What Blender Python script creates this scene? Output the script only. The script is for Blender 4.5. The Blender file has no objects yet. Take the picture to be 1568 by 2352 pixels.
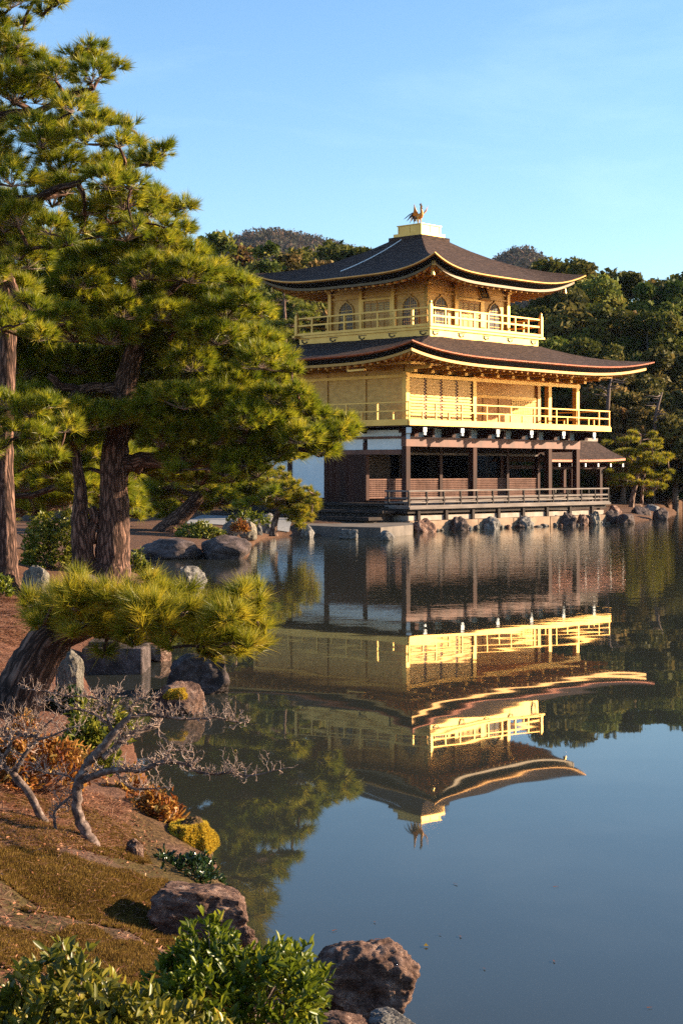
import bpy, math, random
import numpy as np
from mathutils import Vector, Matrix, noise as mnoise
from math import sin, cos, pi, radians, sqrt, atan2, exp

scene = bpy.context.scene
COL = scene.collection

# ------------------------------------------------------------------ camera, sky, sun
FPX = 3700.0           # focal length in pixels of a 1568 x 2352 copy of the photograph
HY = 1083.0            # row of the horizon in that copy
CZ = 2.33              # eye height above the pond
cam = bpy.data.cameras.new("camera"); camo = bpy.data.objects.new("camera", cam); COL.objects.link(camo)
cam.sensor_fit = 'AUTO'; cam.sensor_width = 36.0
cam.lens = FPX / 2352.0 * 36.0
cam.shift_y = -(1176.0 - HY) / 2352.0
cam.clip_start = 0.1; cam.clip_end = 6000
camo.location = (0, 0, CZ); camo.rotation_euler = (radians(90), 0, 0)
scene.camera = camo

SUN_EL = radians(17.5); SUN_AZ = radians(10.0)     # azimuth from +X towards +Y
sd = Vector((cos(SUN_AZ) * cos(SUN_EL), sin(SUN_AZ) * cos(SUN_EL), sin(SUN_EL)))
world = bpy.data.worlds.new("World"); scene.world = world; world.use_nodes = True
wn = world.node_tree; wn.nodes.clear()
sky = wn.nodes.new("ShaderNodeTexSky"); sky.sky_type = 'NISHITA'; sky.sun_disc = False
sky.sun_elevation = SUN_EL; sky.sun_rotation = pi / 2 - SUN_AZ
sky.air_density = 1.0; sky.dust_density = 0.4; sky.ozone_density = 3.0; sky.altitude = 60
wbg = wn.nodes.new("ShaderNodeBackground"); wbg.inputs['Strength'].default_value = 0.083
wout = wn.nodes.new("ShaderNodeOutputWorld")
whs = wn.nodes.new('ShaderNodeHueSaturation'); whs.inputs['Saturation'].default_value = 1.1
wn.links.new(sky.outputs[0], whs.inputs['Color']); wtc = wn.nodes.new('ShaderNodeTexCoord'); wmp = wn.nodes.new('ShaderNodeMapping'); wmp.inputs['Scale'].default_value = (2.2, 2.2, 9); wmp.inputs['Rotation'].default_value = (0, .12, .3)
wnz = wn.nodes.new('ShaderNodeTexNoise'); wnz.inputs['Scale'].default_value = 2.1; wnz.inputs['Detail'].default_value = 7; wnz.inputs['Roughness'].default_value = .62; wnz.inputs['Distortion'].default_value = .4
wrm = wn.nodes.new('ShaderNodeValToRGB'); wrm.color_ramp.elements[0].position = .54; wrm.color_ramp.elements[1].position = .86; wrm.color_ramp.elements[1].color = (.07, .07, .07, 1)
wmx = wn.nodes.new('ShaderNodeMix'); wmx.data_type = 'RGBA'; wmx.inputs[7].default_value = (7.5, 8.6, 9.6, 1)     # thin high cirrus
wn.links.new(wtc.outputs['Generated'], wmp.inputs[0]); wn.links.new(wmp.outputs[0], wnz.inputs['Vector']); wn.links.new(wnz.outputs[0], wrm.inputs[0])
wn.links.new(wrm.outputs[0], wmx.inputs[0]); wn.links.new(whs.outputs[0], wmx.inputs[6]); wn.links.new(wmx.outputs[2], wbg.inputs['Color']); wn.links.new(wbg.outputs[0], wout.inputs['Surface'])
sl = bpy.data.lights.new("sun", 'SUN'); sl.energy = 5.0; sl.angle = radians(0.5); sl.color = (1.0, 0.79, 0.53)
so = bpy.data.objects.new("sun", sl); COL.objects.link(so); so.location = sd * 200
so.rotation_euler = sd.to_track_quat('Z', 'Y').to_euler()
vs = scene.view_settings
scene.display_settings.display_device = 'sRGB'
vs.view_transform = 'Standard'; vs.look = 'None'; vs.exposure = 1.72; vs.gamma = 1.0
cy = scene.cycles
cy.max_bounces = 8; cy.diffuse_bounces = 4; cy.glossy_bounces = 3; cy.transmission_bounces = 4; cy.transparent_max_bounces = 12
cy.use_denoising = False
cy.caustics_reflective = False; cy.caustics_refractive = False
cy.sample_clamp_indirect = 4.0; cy.use_adaptive_sampling = False

# ------------------------------------------------------------------ helpers
def at(px, py, D):
    """point at depth D that stands at a place measured on the photograph"""
    return Vector(((px - 784.0) / FPX * D, D, CZ - (py - HY) / FPX * D))

def onlevel(px, py, z=0.0):
    D = (CZ - z) * FPX / (py - HY)
    return Vector(((px - 784.0) / FPX * D, D, z))

def tag(o, label=None, cat=None, group=None, kind=None):
    if label: o["label"] = label
    if cat: o["category"] = cat
    if group: o["group"] = group
    if kind: o["kind"] = kind
    return o

def empty(name, loc=(0, 0, 0), rz=0.0, parent=None):
    o = bpy.data.objects.new(name, None); COL.objects.link(o)
    o.location = loc; o.rotation_euler = (0, 0, rz); o.empty_display_size = 0.3
    if parent: o.parent = parent
    return o

class MB:
    """collects simple shapes and links them as one mesh object"""
    def __init__(s): s.v = []; s.f = []; s.bark = []; s.has_bark = False
    def add(s, vs_, fs_):
        n = len(s.v); s.v.extend([tuple(p) for p in vs_]); s.f.extend([tuple(i + n for i in f) for f in fs_])
        return s
    def box(s, x0, x1, y0, y1, z0, z1):
        if x0 > x1: x0, x1 = x1, x0
        if y0 > y1: y0, y1 = y1, y0
        if z0 > z1: z0, z1 = z1, z0
        v = [(x0, y0, z0), (x1, y0, z0), (x1, y1, z0), (x0, y1, z0), (x0, y0, z1), (x1, y0, z1), (x1, y1, z1), (x0, y1, z1)]
        return s.add(v, [(3, 2, 1, 0), (4, 5, 6, 7), (0, 1, 5, 4), (1, 2, 6, 5), (2, 3, 7, 6), (3, 0, 4, 7)])
    def bar(s, a, b, w, h, up=(0, 0, 1)):
        a = Vector(a); b = Vector(b); d = (b - a).normalized(); up = Vector(up)
        x = d.cross(up)
        if x.length < 1e-5: x = d.cross(Vector((1, 0, 0)))
        x.normalize(); y = x.cross(d).normalized()
        v = []
        for p in (a, b):
            for sx, sy in ((-1, -1), (1, -1), (1, 1), (-1, 1)):
                v.append(p + x * (sx * w / 2) + y * (sy * h / 2))
        return s.add(v, [(0, 1, 2, 3), (7, 6, 5, 4), (0, 4, 5, 1), (1, 5, 6, 2), (2, 6, 7, 3), (3, 7, 4, 0)])
    def prism(s, poly, z0, z1):
        n = len(poly)
        v = [(p[0], p[1], z0) for p in poly] + [(p[0], p[1], z1) for p in poly]
        f = [tuple(range(n - 1, -1, -1)), tuple(range(n, 2 * n))] + [(i, (i + 1) % n, n + (i + 1) % n, n + i) for i in range(n)]
        return s.add(v, f)
    def tube(s, pts, rad, n=8, flat=1.0, wob=0.0, rnd=None):
        pts = [Vector(p) for p in pts]; m = len(pts)
        t0 = (pts[1] - pts[0]).normalized()
        x = t0.cross(Vector((0.13, 0.31, 1))); x = x if x.length > 1e-4 else t0.cross(Vector((1, 0, 0)))
        x.normalize(); base = len(s.v); L = 0.0; prev = None
        while len(s.bark) < len(s.v): s.bark.append((0, 0, 0))
        for i, p in enumerate(pts):
            if i == 0: t = t0
            elif i == m - 1: t = (pts[i] - pts[i - 1]).normalized()
            else: t = ((pts[i + 1] - pts[i]).normalized() + (pts[i] - pts[i - 1]).normalized()).normalized()
            x = (x - t * x.dot(t)).normalized(); y = t.cross(x)
            if prev is not None: L += (p - prev).length
            prev = p; r = rad[i] if hasattr(rad, '__len__') else rad
            for k in range(n):
                a = 2 * pi * k / n
                rr = r * (1 + (rnd.uniform(-wob, wob) if wob else 0))
                q = p + x * (cos(a) * rr) + y * (sin(a) * rr * flat)
                s.v.append(tuple(q)); s.bark.append((cos(a) * r, sin(a) * r, L))
        for i in range(m - 1):
            for k in range(n):
                a = base + i * n + k; b = base + i * n + (k + 1) % n
                s.f.append((a, b, b + n, a + n))
        s.f.append(tuple(base + k for k in range(n - 1, -1, -1))); s.f.append(tuple(base + (m - 1) * n + k for k in range(n)))
        s.has_bark = True
        return s
    def build(s, name, mat, parent=None, smooth=False):
        me = bpy.data.meshes.new(name); me.from_pydata(s.v, [], s.f); me.update()
        me.materials.append(mat)
        if s.has_bark:
            while len(s.bark) < len(s.v): s.bark.append((0, 0, 0))
            a = me.attributes.new("barkco", 'FLOAT_VECTOR', 'POINT')
            a.data.foreach_set("vector", np.array(s.bark, dtype=np.float32).ravel())
        if smooth: me.polygons.foreach_set("use_smooth", [True] * len(me.polygons))
        o = bpy.data.objects.new(name, me); COL.objects.link(o)
        if parent: o.parent = parent
        return o

def np_mesh(name, verts, faces, mat, parent=None, tint=None, smooth=False):
    """verts (N,3), faces (M,k) with one k; returns an object"""
    verts = np.ascontiguousarray(verts, dtype=np.float32); faces = np.ascontiguousarray(faces, dtype=np.int32)
    me = bpy.data.meshes.new(name); k = faces.shape[1]
    me.vertices.add(len(verts)); me.vertices.foreach_set("co", verts.ravel())
    me.loops.add(faces.size); me.loops.foreach_set("vertex_index", faces.ravel())
    me.polygons.add(len(faces)); me.polygons.foreach_set("loop_start", np.arange(0, faces.size, k, dtype=np.int32))
    if tint is not None:
        a = me.attributes.new("tint", 'FLOAT', 'POINT'); a.data.foreach_set("value", np.ascontiguousarray(tint, dtype=np.float32))
    me.update(calc_edges=True)
    if smooth: me.polygons.foreach_set("use_smooth", np.ones(len(faces), dtype=bool))
    me.materials.append(mat)
    o = bpy.data.objects.new(name, me); COL.objects.link(o)
    if parent: o.parent = parent
    return o

def nrm(a):
    return a / np.maximum(np.linalg.norm(a, axis=-1, keepdims=True), 1e-9)

def needle_tufts(P, Dr, n, ln, wd, spread, rng, along=0.35):
    """each tuft: n thin needles fanning round its shoot. returns verts, tri faces, tint"""
    N = len(P)
    d = nrm(Dr)[:, None, :] + spread * rng.normal(size=(N, n, 3)) * np.array([1, 1, .9])
    d = nrm(d)
    L = ln * rng.uniform(.6, 1.1, (N, n, 1)) * rng.uniform(.75, 1.15, (N, 1, 1))
    b = P[:, None, :] + nrm(Dr)[:, None, :] * (rng.uniform(-along, 0.1, (N, n, 1)) * ln)
    side = nrm(np.cross(d, rng.normal(size=(N, n, 3)))) * (wd * .5)
    tip = b + d * L + np.array([0, 0, -1]) * (L * L * 0.25)
    V = np.stack([b - side, b + side, tip], axis=2).reshape(-1, 3)
    F = np.arange(N * n * 3, dtype=np.int32).reshape(-1, 3)
    T = np.clip(rng.uniform(0, 1, (N, 1, 1)) * .7 + rng.uniform(0, .3, (N, n, 1)), 0, 1)
    T = np.repeat(T, 3, axis=2).reshape(-1)
    return V, F, T

def leaf_fans(P, Dr, n, ln, wd, spread, rng, bend=0.25):
    """n leaves round each shoot end; a leaf is a creased blade of four corners"""
    N = len(P)
    d = nrm(nrm(Dr)[:, None, :] + spread * rng.normal(size=(N, n, 3)))
    L = ln * rng.uniform(.6, 1.15, (N, n, 1)); W = wd * rng.uniform(.7, 1.15, (N, n, 1))
    b = P[:, None, :] + rng.normal(size=(N, n, 3)) * (ln * .22)
    side = nrm(np.cross(d, rng.normal(size=(N, n, 3)) * .7 + np.array([0, 0, 1.0])))
    up = np.cross(side, d)
    m1 = b + d * L * .30; m2 = b + d * L * .68 - up * (L * bend * .4)
    tip = b + d * L - up * (L * bend)
    V = np.stack([b, m1 - side * W * .40 + up * W * .16, m2 - side * W * .46 + up * W * .18, tip, m2 + side * W * .46 + up * W * .18, m1 + side * W * .40 + up * W * .16], axis=2).reshape(-1, 3)
    base = (np.arange(N * n, dtype=np.int32) * 6)[:, None]
    F = np.stack([base + np.array([0, 1, 2, 3]), base + np.array([0, 3, 4, 5])], axis=1).reshape(-1, 4)
    T = np.clip(rng.uniform(0, 1, (N, 1, 1)) * .6 + rng.uniform(0, .4, (N, n, 1)), 0, 1)
    T = np.repeat(T, 6, axis=2).reshape(-1)
    return V, F, T

def cards(P, size, rng, lift=0.3):
    """small loose leaf sprays: one four-cornered leafy face each"""
    N = len(P)
    a = nrm(rng.normal(size=(N, 3)) + np.array([0, 0, lift])); b = nrm(np.cross(a, rng.normal(size=(N, 3))))
    c = np.cross(a, b)
    s = size * rng.uniform(.5, 1.3, (N, 1)); t = s * rng.uniform(.35, .8, (N, 1))
    V = np.stack([P - b * s, P - c * t * rng.uniform(.5, 1.2, (N, 1)) + a * s * .2, P + b * s, P + c * t * rng.uniform(.5, 1.2, (N, 1)) + a * s * .2], axis=1).reshape(-1, 3)
    base = (np.arange(N, dtype=np.int32) * 4)[:, None]
    F = base + np.array([0, 1, 2, 3])
    return V, F

def copy_tree(o, parent=None):
    c = o.copy(); COL.objects.link(c)
    if parent: c.parent = parent
    for ch in list(o.children): copy_tree(ch, c)
    return c

# ------------------------------------------------------------------ materials
def new_mat(name):
    m = bpy.data.materials.new(name); m.use_nodes = True
    nt = m.node_tree; nt.nodes.clear()
    return m, nt, nt.nodes.new("ShaderNodeOutputMaterial")

def N(nt, t, **kw):
    n = nt.nodes.new("ShaderNode" + t)
    for k, v in kw.items():
        if k in n.inputs: n.inputs[k].default_value = v
        else: setattr(n, k, v)
    return n

def ramp(nt, fac, stops):
    r = N(nt, "ValToRGB"); e = r.color_ramp.elements
    while len(e) < len(stops): e.new(0.5)
    for i, (p, c) in enumerate(stops): e[i].position = p; e[i].color = (*c, 1)
    nt.links.new(fac, r.inputs[0]); return r.outputs[0]

def coords(nt, kind="Object", scale=(1, 1, 1), attr=None):
    mp = N(nt, "Mapping"); mp.inputs['Scale'].default_value = scale
    if attr: a = N(nt, "Attribute", attribute_name=attr); nt.links.new(a.outputs['Vector'], mp.inputs[0])
    elif kind == "World": g = N(nt, "NewGeometry"); nt.links.new(g.outputs['Position'], mp.inputs[0])
    else: t = N(nt, "TexCoord"); nt.links.new(t.outputs[kind], mp.inputs[0])
    return mp.outputs[0]

def noise_tex(nt, co, scale, detail=4, rough=.55):
    n = N(nt, "TexNoise"); n.inputs['Scale'].default_value = scale; n.inputs['Detail'].default_value = detail
    n.inputs['Roughness'].default_value = rough; nt.links.new(co, n.inputs['Vector']); return n.outputs[0]

def bump(nt, h, strength, dist, prev=None):
    b = N(nt, "Bump"); b.inputs['Strength'].default_value = strength; b.inputs['Distance'].default_value = dist
    nt.links.new(h, b.inputs['Height'])
    if prev is not None: nt.links.new(prev, b.inputs['Normal'])
    return b.outputs[0]

def surf(name, stops, scale=3.0, cscale=(1, 1, 1), rough=.7, metal=0.0, bstr=.3, bdist=.02, kind="Object", detail=6, spec=.5, nrough=.6, fine=None):
    m, nt, out = new_mat(name)
    co = coords(nt, kind, cscale); h = noise_tex(nt, co, scale, detail, nrough)
    p = N(nt, "BsdfPrincipled"); p.inputs['Roughness'].default_value = rough; p.inputs['Metallic'].default_value = metal
    p.inputs['Specular IOR Level'].default_value = spec
    nt.links.new(ramp(nt, h, stops), p.inputs['Base Color'])
    b = bump(nt, h, bstr, bdist)
    if fine:
        b = bump(nt, noise_tex(nt, coords(nt, kind, fine[0]), fine[1], 3), fine[2], fine[3], b)
    nt.links.new(b, p.inputs['Normal']); nt.links.new(p.outputs[0], out.inputs[0])
    return m

def foliage(name, stops, transl=.35, rough=.5, spec=.3, vary=.0):
    m, nt, out = new_mat(name)
    a = N(nt, "Attribute", attribute_name="tint")
    c = ramp(nt, a.outputs['Fac'], stops)
    if vary:
        oi = N(nt, "ObjectInfo"); hs = N(nt, "HueSaturation")
        mr = N(nt, "MapRange"); mr.inputs['To Min'].default_value = .5 - vary * .5; mr.inputs['To Max'].default_value = .5 + vary * .35
        nt.links.new(oi.outputs['Random'], mr.inputs[0]); nt.links.new(mr.outputs[0], hs.inputs['Hue'])
        mv = N(nt, "MapRange"); mv.inputs['To Min'].default_value = .7; mv.inputs['To Max'].default_value = 1.35
        mm = N(nt, "Math", operation='FRACT'); ml = N(nt, "Math", operation='MULTIPLY'); ml.inputs[1].default_value = 7.31
        nt.links.new(oi.outputs['Random'], ml.inputs[0]); nt.links.new(ml.outputs[0], mm.inputs[0]); nt.links.new(mm.outputs[0], mv.inputs[0])
        nt.links.new(mv.outputs[0], hs.inputs['Value']); nt.links.new(c, hs.inputs['Color']); c = hs.outputs[0]
    p = N(nt, "BsdfPrincipled"); p.inputs['Roughness'].default_value = rough; p.inputs['Specular IOR Level'].default_value = spec
    t = N(nt, "BsdfTranslucent"); mx = N(nt, "MixShader"); mx.inputs[0].default_value = transl
    nt.links.new(c, p.inputs['Base Color']); nt.links.new(c, t.inputs['Color'])
    nt.links.new(p.outputs[0], mx.inputs[1]); nt.links.new(t.outputs[0], mx.inputs[2]); nt.links.new(mx.outputs[0], out.inputs[0])
    return m

def bark(name, dark, mid, light, plate=7.0, zs=.35, bd=.03, moss=0):
    m, nt, out = new_mat(name)
    co = coords(nt, attr="barkco", scale=(1, 1, zs))
    wv = noise_tex(nt, co, plate * .8, 4)
    ad = N(nt, "VectorMath", operation='MULTIPLY_ADD'); ad.inputs[1].default_value = (.14, .14, .14)
    cmb = N(nt, "CombineXYZ")
    for i in range(3): nt.links.new(wv, cmb.inputs[i])
    nt.links.new(cmb.outputs[0], ad.inputs[0]); nt.links.new(co, ad.inputs[2])
    v = N(nt, "TexVoronoi"); v.feature = 'DISTANCE_TO_EDGE'; v.inputs['Scale'].default_value = plate
    nt.links.new(ad.outputs[0], v.inputs['Vector'])
    n2 = noise_tex(nt, co, plate * 4, 6, .65)
    mul = N(nt, "Math", operation='MULTIPLY_ADD'); mul.inputs[1].default_value = .35
    nt.links.new(n2, mul.inputs[0]); nt.links.new(v.outputs['Distance'], mul.inputs[2])
    p = N(nt, "BsdfPrincipled"); p.inputs['Roughness'].default_value = .85; p.inputs['Specular IOR Level'].default_value = .2
    c = ramp(nt, mul.outputs[0], [(.10, dark), (.28, mid), (.5, light)])
    nt.links.new(c, p.inputs['Base Color'])
    nt.links.new(bump(nt, mul.outputs[0], .9, bd), p.inputs['Normal']); nt.links.new(p.outputs[0], out.inputs[0])
    return m

M = {}
M['gold'] = surf("gold_leaf", [(.25, (.36, .17, .030)), (.5, (.53, .268, .055)), (.75, (.68, .365, .088))], 3.4, (1, 1, 2.2), rough=.5, metal=.30, bstr=.06, bdist=.01, fine=((1, 1, 9), 14, .10, .004))
M['gold_bright'] = surf("gold_trim", [(.3, (.54, .28, .047)), (.7, (.70, .385, .082))], 2.0, rough=.42, metal=.40, bstr=.06, bdist=.01)
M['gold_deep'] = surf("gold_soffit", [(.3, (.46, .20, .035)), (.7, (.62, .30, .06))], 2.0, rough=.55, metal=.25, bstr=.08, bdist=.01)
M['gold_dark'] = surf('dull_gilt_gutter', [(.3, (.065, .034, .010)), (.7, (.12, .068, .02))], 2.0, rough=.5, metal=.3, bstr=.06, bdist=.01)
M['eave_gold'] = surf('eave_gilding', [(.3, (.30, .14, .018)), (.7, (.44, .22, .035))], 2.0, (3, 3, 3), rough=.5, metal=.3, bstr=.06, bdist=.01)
M['edge_gold'] = surf('gilt_roof_edge', [(.3, (.44, .20, .04)), (.7, (.60, .30, .08))], 2.0, rough=.45, metal=.4, bstr=.06, bdist=.01)
M['copper'] = surf("red_copper_edge", [(.3, (.22, .036, .007)), (.7, (.38, .085, .016))], 4, rough=.5, metal=.2, bstr=.1)
M['thatch'] = surf("bark_thatch", [(.30, (.012, .0075, .0065)), (.5, (.050, .029, .022)), (.70, (.135, .082, .062))], 4.2, (.9, .9, 6.5), rough=.9, bstr=.5, bdist=.06, spec=.15, detail=8, nrough=.75, fine=((1.2, 1.2, 9), 6, .5, .05))
M['thatch_edge_shaded'] = surf("cut_bark_edge", [(.3, (.006, .005, .005)), (.7, (.02, .014, .012))], 6, (1, 1, 8), rough=.9, bstr=.4, spec=.1)  # near-black copy of the thatch; shade below the inward slope put into the colour
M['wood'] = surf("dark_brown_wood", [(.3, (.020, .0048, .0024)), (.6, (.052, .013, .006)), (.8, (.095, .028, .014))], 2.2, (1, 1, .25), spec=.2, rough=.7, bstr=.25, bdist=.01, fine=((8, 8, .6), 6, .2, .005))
M['wood_red'] = surf("red_brown_wood", [(.3, (.075, .02, .010)), (.7, (.19, .058, .030))], 2.2, (1, 1, .4), rough=.65, bstr=.25, bdist=.01)
M['wood_lattice'] = surf('lattice_wood', [(.3, (.11, .048, .032)), (.7, (.25, .13, .095))], 3, rough=.75, bstr=.2, spec=.2)
M['wood_grey'] = surf("weathered_wood", [(.3, (.07, .05, .042)), (.55, (.17, .13, .11)), (.75, (.32, .26, .22))], 2.4, (.35, .35, 4), rough=.8, bstr=.4, bdist=.01, fine=((.6, .6, 8), 8, .3, .006))
M['wood_grey_dark'] = surf("dark_weathered_wood", [(.3, (.018, .012, .010)), (.7, (.05, .034, .027))], 3, (1, 1, .3), spec=.2, rough=.8, bstr=.3)
M['plaster'] = surf("white_plaster", [(.3, (.70, .71, .72)), (.7, (.82, .82, .82))], 1.6, rough=.85, bstr=.06)
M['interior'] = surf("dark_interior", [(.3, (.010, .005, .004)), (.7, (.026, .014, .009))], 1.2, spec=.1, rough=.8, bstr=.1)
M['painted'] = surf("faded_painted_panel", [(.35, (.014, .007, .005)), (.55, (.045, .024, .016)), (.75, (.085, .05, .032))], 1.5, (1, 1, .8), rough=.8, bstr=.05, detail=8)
M['pane'] = surf("window_backing", [(.3, (.05, .05, .07)), (.7, (.09, .085, .10))], 2, rough=.5, bstr=.0)
M['iron'] = surf("dark_fitting", [(.3, (.02, .015, .01)), (.7, (.06, .04, .02))], 6, rough=.5, metal=.4)
M['white_cap'] = surf("white_painted_end", [(.3, (.72, .72, .70)), (.7, (.85, .85, .83))], 5, rough=.7, bstr=.05)
M['stone_wall'] = surf("tan_stone", [(.25, (.10, .055, .032)), (.5, (.25, .155, .095)), (.75, (.40, .28, .19))], 1.7, rough=.85, bstr=.5, bdist=.04, detail=8, fine=((1, 1, 1), 16, .3, .01))
M['stone_pale'] = surf("pale_stone_band", [(.3, (.24, .175, .13)), (.7, (.42, .34, .28))], 2.2, rough=.85, bstr=.3, bdist=.02, detail=8)
M['stone_grey'] = surf("grey_paving", [(.3, (.06, .047, .038)), (.7, (.18, .14, .112))], 2, rough=.85, bstr=.4, bdist=.03, detail=8)
M['pine_bark'] = bark("pine_bark", (.007, .004, .003), (.060, .029, .020), (.25, .135, .095), 16, .17, .06)
M['pine_bark_far'] = bark("pine_bark_far", (.03, .018, .014), (.13, .075, .055), (.36, .24, .18), 7.0)
M['pale_bark'] = surf("lichened_grey_bark", [(.32, (.016, .008, .006)), (.46, (.070, .040, .030)), (.57, (.155, .10, .08)), (.72, (.36, .28, .24))], 30, rough=.85, bstr=.6, bdist=.01, detail=8, nrough=.7)
M['pale_twig'] = surf('lichened_twigs', [(.3, (.11, .062, .045)), (.55, (.30, .20, .15)), (.75, (.54, .43, .36))], 40, rough=.8, bstr=.3)
M['twig'] = surf("twig_bark", [(.3, (.13, .085, .065)), (.7, (.36, .26, .21))], 8, rough=.8, bstr=.3)
M['tree_bark'] = surf("forest_bark", [(.3, (.05, .038, .03)), (.7, (.20, .16, .14))], 2, (1, 1, .4), rough=.9, bstr=.5, bdist=.05)
M['needles'] = foliage("pine_needles", [(.0, (.05, .08, .006)), (.35, (.16, .19, .010)), (.7, (.34, .32, .02)), (.93, (.50, .40, .035)), (1.0, (.44, .26, .05))], .5, .42, .35)
M['needles_gold'] = foliage("sunlit_pine_needles", [(.0, (.07, .09, .006)), (.4, (.23, .22, .014)), (.75, (.44, .35, .025)), (1, (.56, .38, .04))], .45, .45, .3)  # brighter, yellower copy of the needles with sunlight put into the colour
M['needles_mid'] = foliage("far_pine_needles", [(.0, (.05, .065, .009)), (.5, (.15, .15, .018)), (1, (.30, .25, .035))], .35, .55, .2, vary=.04)
M['leaf_dark'] = foliage("evergreen_leaves", [(.0, (.018, .032, .006)), (.45, (.070, .088, .014)), (.8, (.19, .175, .03)), (1, (.32, .215, .06))], .3, .6, .08, vary=.10)
M['leaf_brown'] = foliage("bronze_leaves", [(.0, (.034, .032, .009)), (.5, (.11, .088, .022)), (1, (.24, .145, .045))], .3, .6, .1, vary=.07)
M['leaf_gloss'] = foliage("glossy_green_leaves", [(.0, (.03, .05, .005)), (.5, (.12, .15, .010)), (.85, (.27, .27, .02)), (1, (.44, .35, .04))], .4, .38, .4)
M['leaf_olive'] = foliage("olive_leaves", [(.0, (.035, .045, .007)), (.5, (.16, .15, .016)), (.85, (.33, .26, .03)), (1, (.44, .31, .06))], .4, .36, .4)
M['leaf_deep'] = foliage("deep_green_leaves", [(.0, (.008, .022, .007)), (.6, (.022, .048, .012)), (1, (.09, .11, .03))], .2, .25, .55)
M['leaf_red'] = foliage("red_orange_leaves", [(.0, (.12, .028, .012)), (.35, (.27, .09, .022)), (.7, (.42, .20, .04)), (1, (.55, .38, .10))], .35, .45, .3)
M['leaf_yellow'] = foliage("yellow_green_leaves", [(.0, (.05, .07, .01)), (.5, (.17, .18, .02)), (1, (.38, .33, .05))], .35, .4, .35)
M['moss'] = foliage("moss_blades", [(.0, (.040, .021, .009)), (.4, (.11, .060, .016)), (.75, (.23, .135, .027)), (1, (.40, .26, .06))], .3, .8, .1)
M['moss_yellow'] = foliage("yellow_moss", [(.0, (.30, .19, .02)), (.5, (.58, .40, .04)), (1, (.78, .60, .09))], .3, .8, .1)
M['litter'] = foliage("fallen_needles", [(.0, (.12, .045, .025)), (.5, (.30, .12, .06)), (1, (.50, .27, .15))], .1, .7, .2)
M['far_wood'] = foliage("far_hill_leaves", [(.0, (.030, .035, .022)), (.5, (.065, .058, .038)), (.8, (.12, .075, .052)), (1, (.15, .09, .07))], .2, .8, .1)
# ------------------------------------------------------------------ the pavilion (local x runs west along the south face, y north)
ORG = Vector((2.542, 63.566, 0)); AL = .822
SU = Vector((cos(AL), sin(AL), 0)); SV = Vector((-sin(AL), cos(AL), 0))
def pav(u, v, z=0.0): return ORG + SU * u + SV * v + Vector((0, 0, z))
BAY = 2.12; LU = 5.5 * BAY; LV = 4 * BAY
pv = empty("golden_pavilion", ORG, AL)
tag(pv, "three storey pavilion with gold leaf upper floors and dark bark roofs beside the pond", "temple pavilion")

def part(mb, name, mat, parent=pv, smooth=False): return mb.build(name, M[mat], parent, smooth)

# foundation -------------------------------------------------------
f = MB(); f.box(-.9, LU + .85, -.9, LV + .6, .42, .61); part(f, "plaster_base_band", 'stone_pale')
f = MB()
rnd = random.Random(4); x = -1.0
while x < LU + .9:
    w = rnd.uniform(.8, 1.5); x2 = min(x + w, LU + .95)
    f.box(x + .008, x2 - .008, -1.06 + rnd.uniform(0, .03), -.5, -.6, .415 + rnd.uniform(-.02, .0)); x = x2
f.box(-.98, LU + .9, -.9, LV + .6, -.6, .40)
part(f, "stone_retaining_wall", 'stone_wall')
for k in range(8):
    f = MB(); f.box(-.45 + k * 1.7, -.3 + k * 1.7, -1.0, -.88, .30, .80); part(f, "deck_footing", 'wood_grey_dark')

# first floor ------------------------------------------------------
f = MB()
for k in range(8): f.box(-1.05, LU + 1.05, -1.05 + k * .132, -1.05 + k * .132 + .126, .885, .95)
part(f, "veranda_deck", 'wood_grey')
f = MB(); f.box(-1.0, LU + 1.0, -.93, 0, .70, .883); part(f, "deck_joists", 'wood_grey_dark')
f = MB(); f.box(-1.08, LU + 1.1, -1.12, -1.055, .865, .955); part(f, "deck_edge_beam", 'wood_grey')
f = MB(); f.box(.0, LU, .05, LV, 1.0, 1.17); part(f, "interior_floor", 'wood')
f = MB(); f.box(-.02, LU, -.04, .05, .96, 1.18); part(f, "floor_sill", 'wood_grey')
for u0, u1, z0, z1, nm in ((-1.0, -.05, .98, 1.08, "entrance_step"), (-1.9, -1.0, .72, .82, "entrance_step"), (-2.7, -1.9, .46, .58, "entrance_step")):
    f = MB(); f.box(u0, u1, -.3 if u0 > -1.5 else -.45, LV + .3, z0, z1); f.box(u0 + .12, u1, -.2, LV + .2, .2, z0 - .002)
    part(f, nm, 'wood_grey_dark')
for u in (0, 2 * BAY, 4.5 * BAY, 5.5 * BAY):
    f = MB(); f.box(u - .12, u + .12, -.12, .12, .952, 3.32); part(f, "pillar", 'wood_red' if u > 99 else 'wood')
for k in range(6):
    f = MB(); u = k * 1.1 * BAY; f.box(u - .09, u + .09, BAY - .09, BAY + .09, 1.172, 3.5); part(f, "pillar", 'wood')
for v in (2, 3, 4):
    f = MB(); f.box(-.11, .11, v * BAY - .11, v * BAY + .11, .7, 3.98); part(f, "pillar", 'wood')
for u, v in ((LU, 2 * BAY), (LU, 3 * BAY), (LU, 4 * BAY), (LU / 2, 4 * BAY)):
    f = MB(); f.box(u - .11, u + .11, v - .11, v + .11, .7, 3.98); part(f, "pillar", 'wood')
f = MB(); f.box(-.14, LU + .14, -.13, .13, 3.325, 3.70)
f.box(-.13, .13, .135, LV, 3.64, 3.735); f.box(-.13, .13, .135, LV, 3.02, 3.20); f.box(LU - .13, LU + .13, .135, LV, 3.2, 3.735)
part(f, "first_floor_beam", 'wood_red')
f = MB(); f.box(-.10, LU, BAY - .08, BAY + .08, 3.02, 3.12); part(f, "inner_lintel", 'wood_grey')
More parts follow.
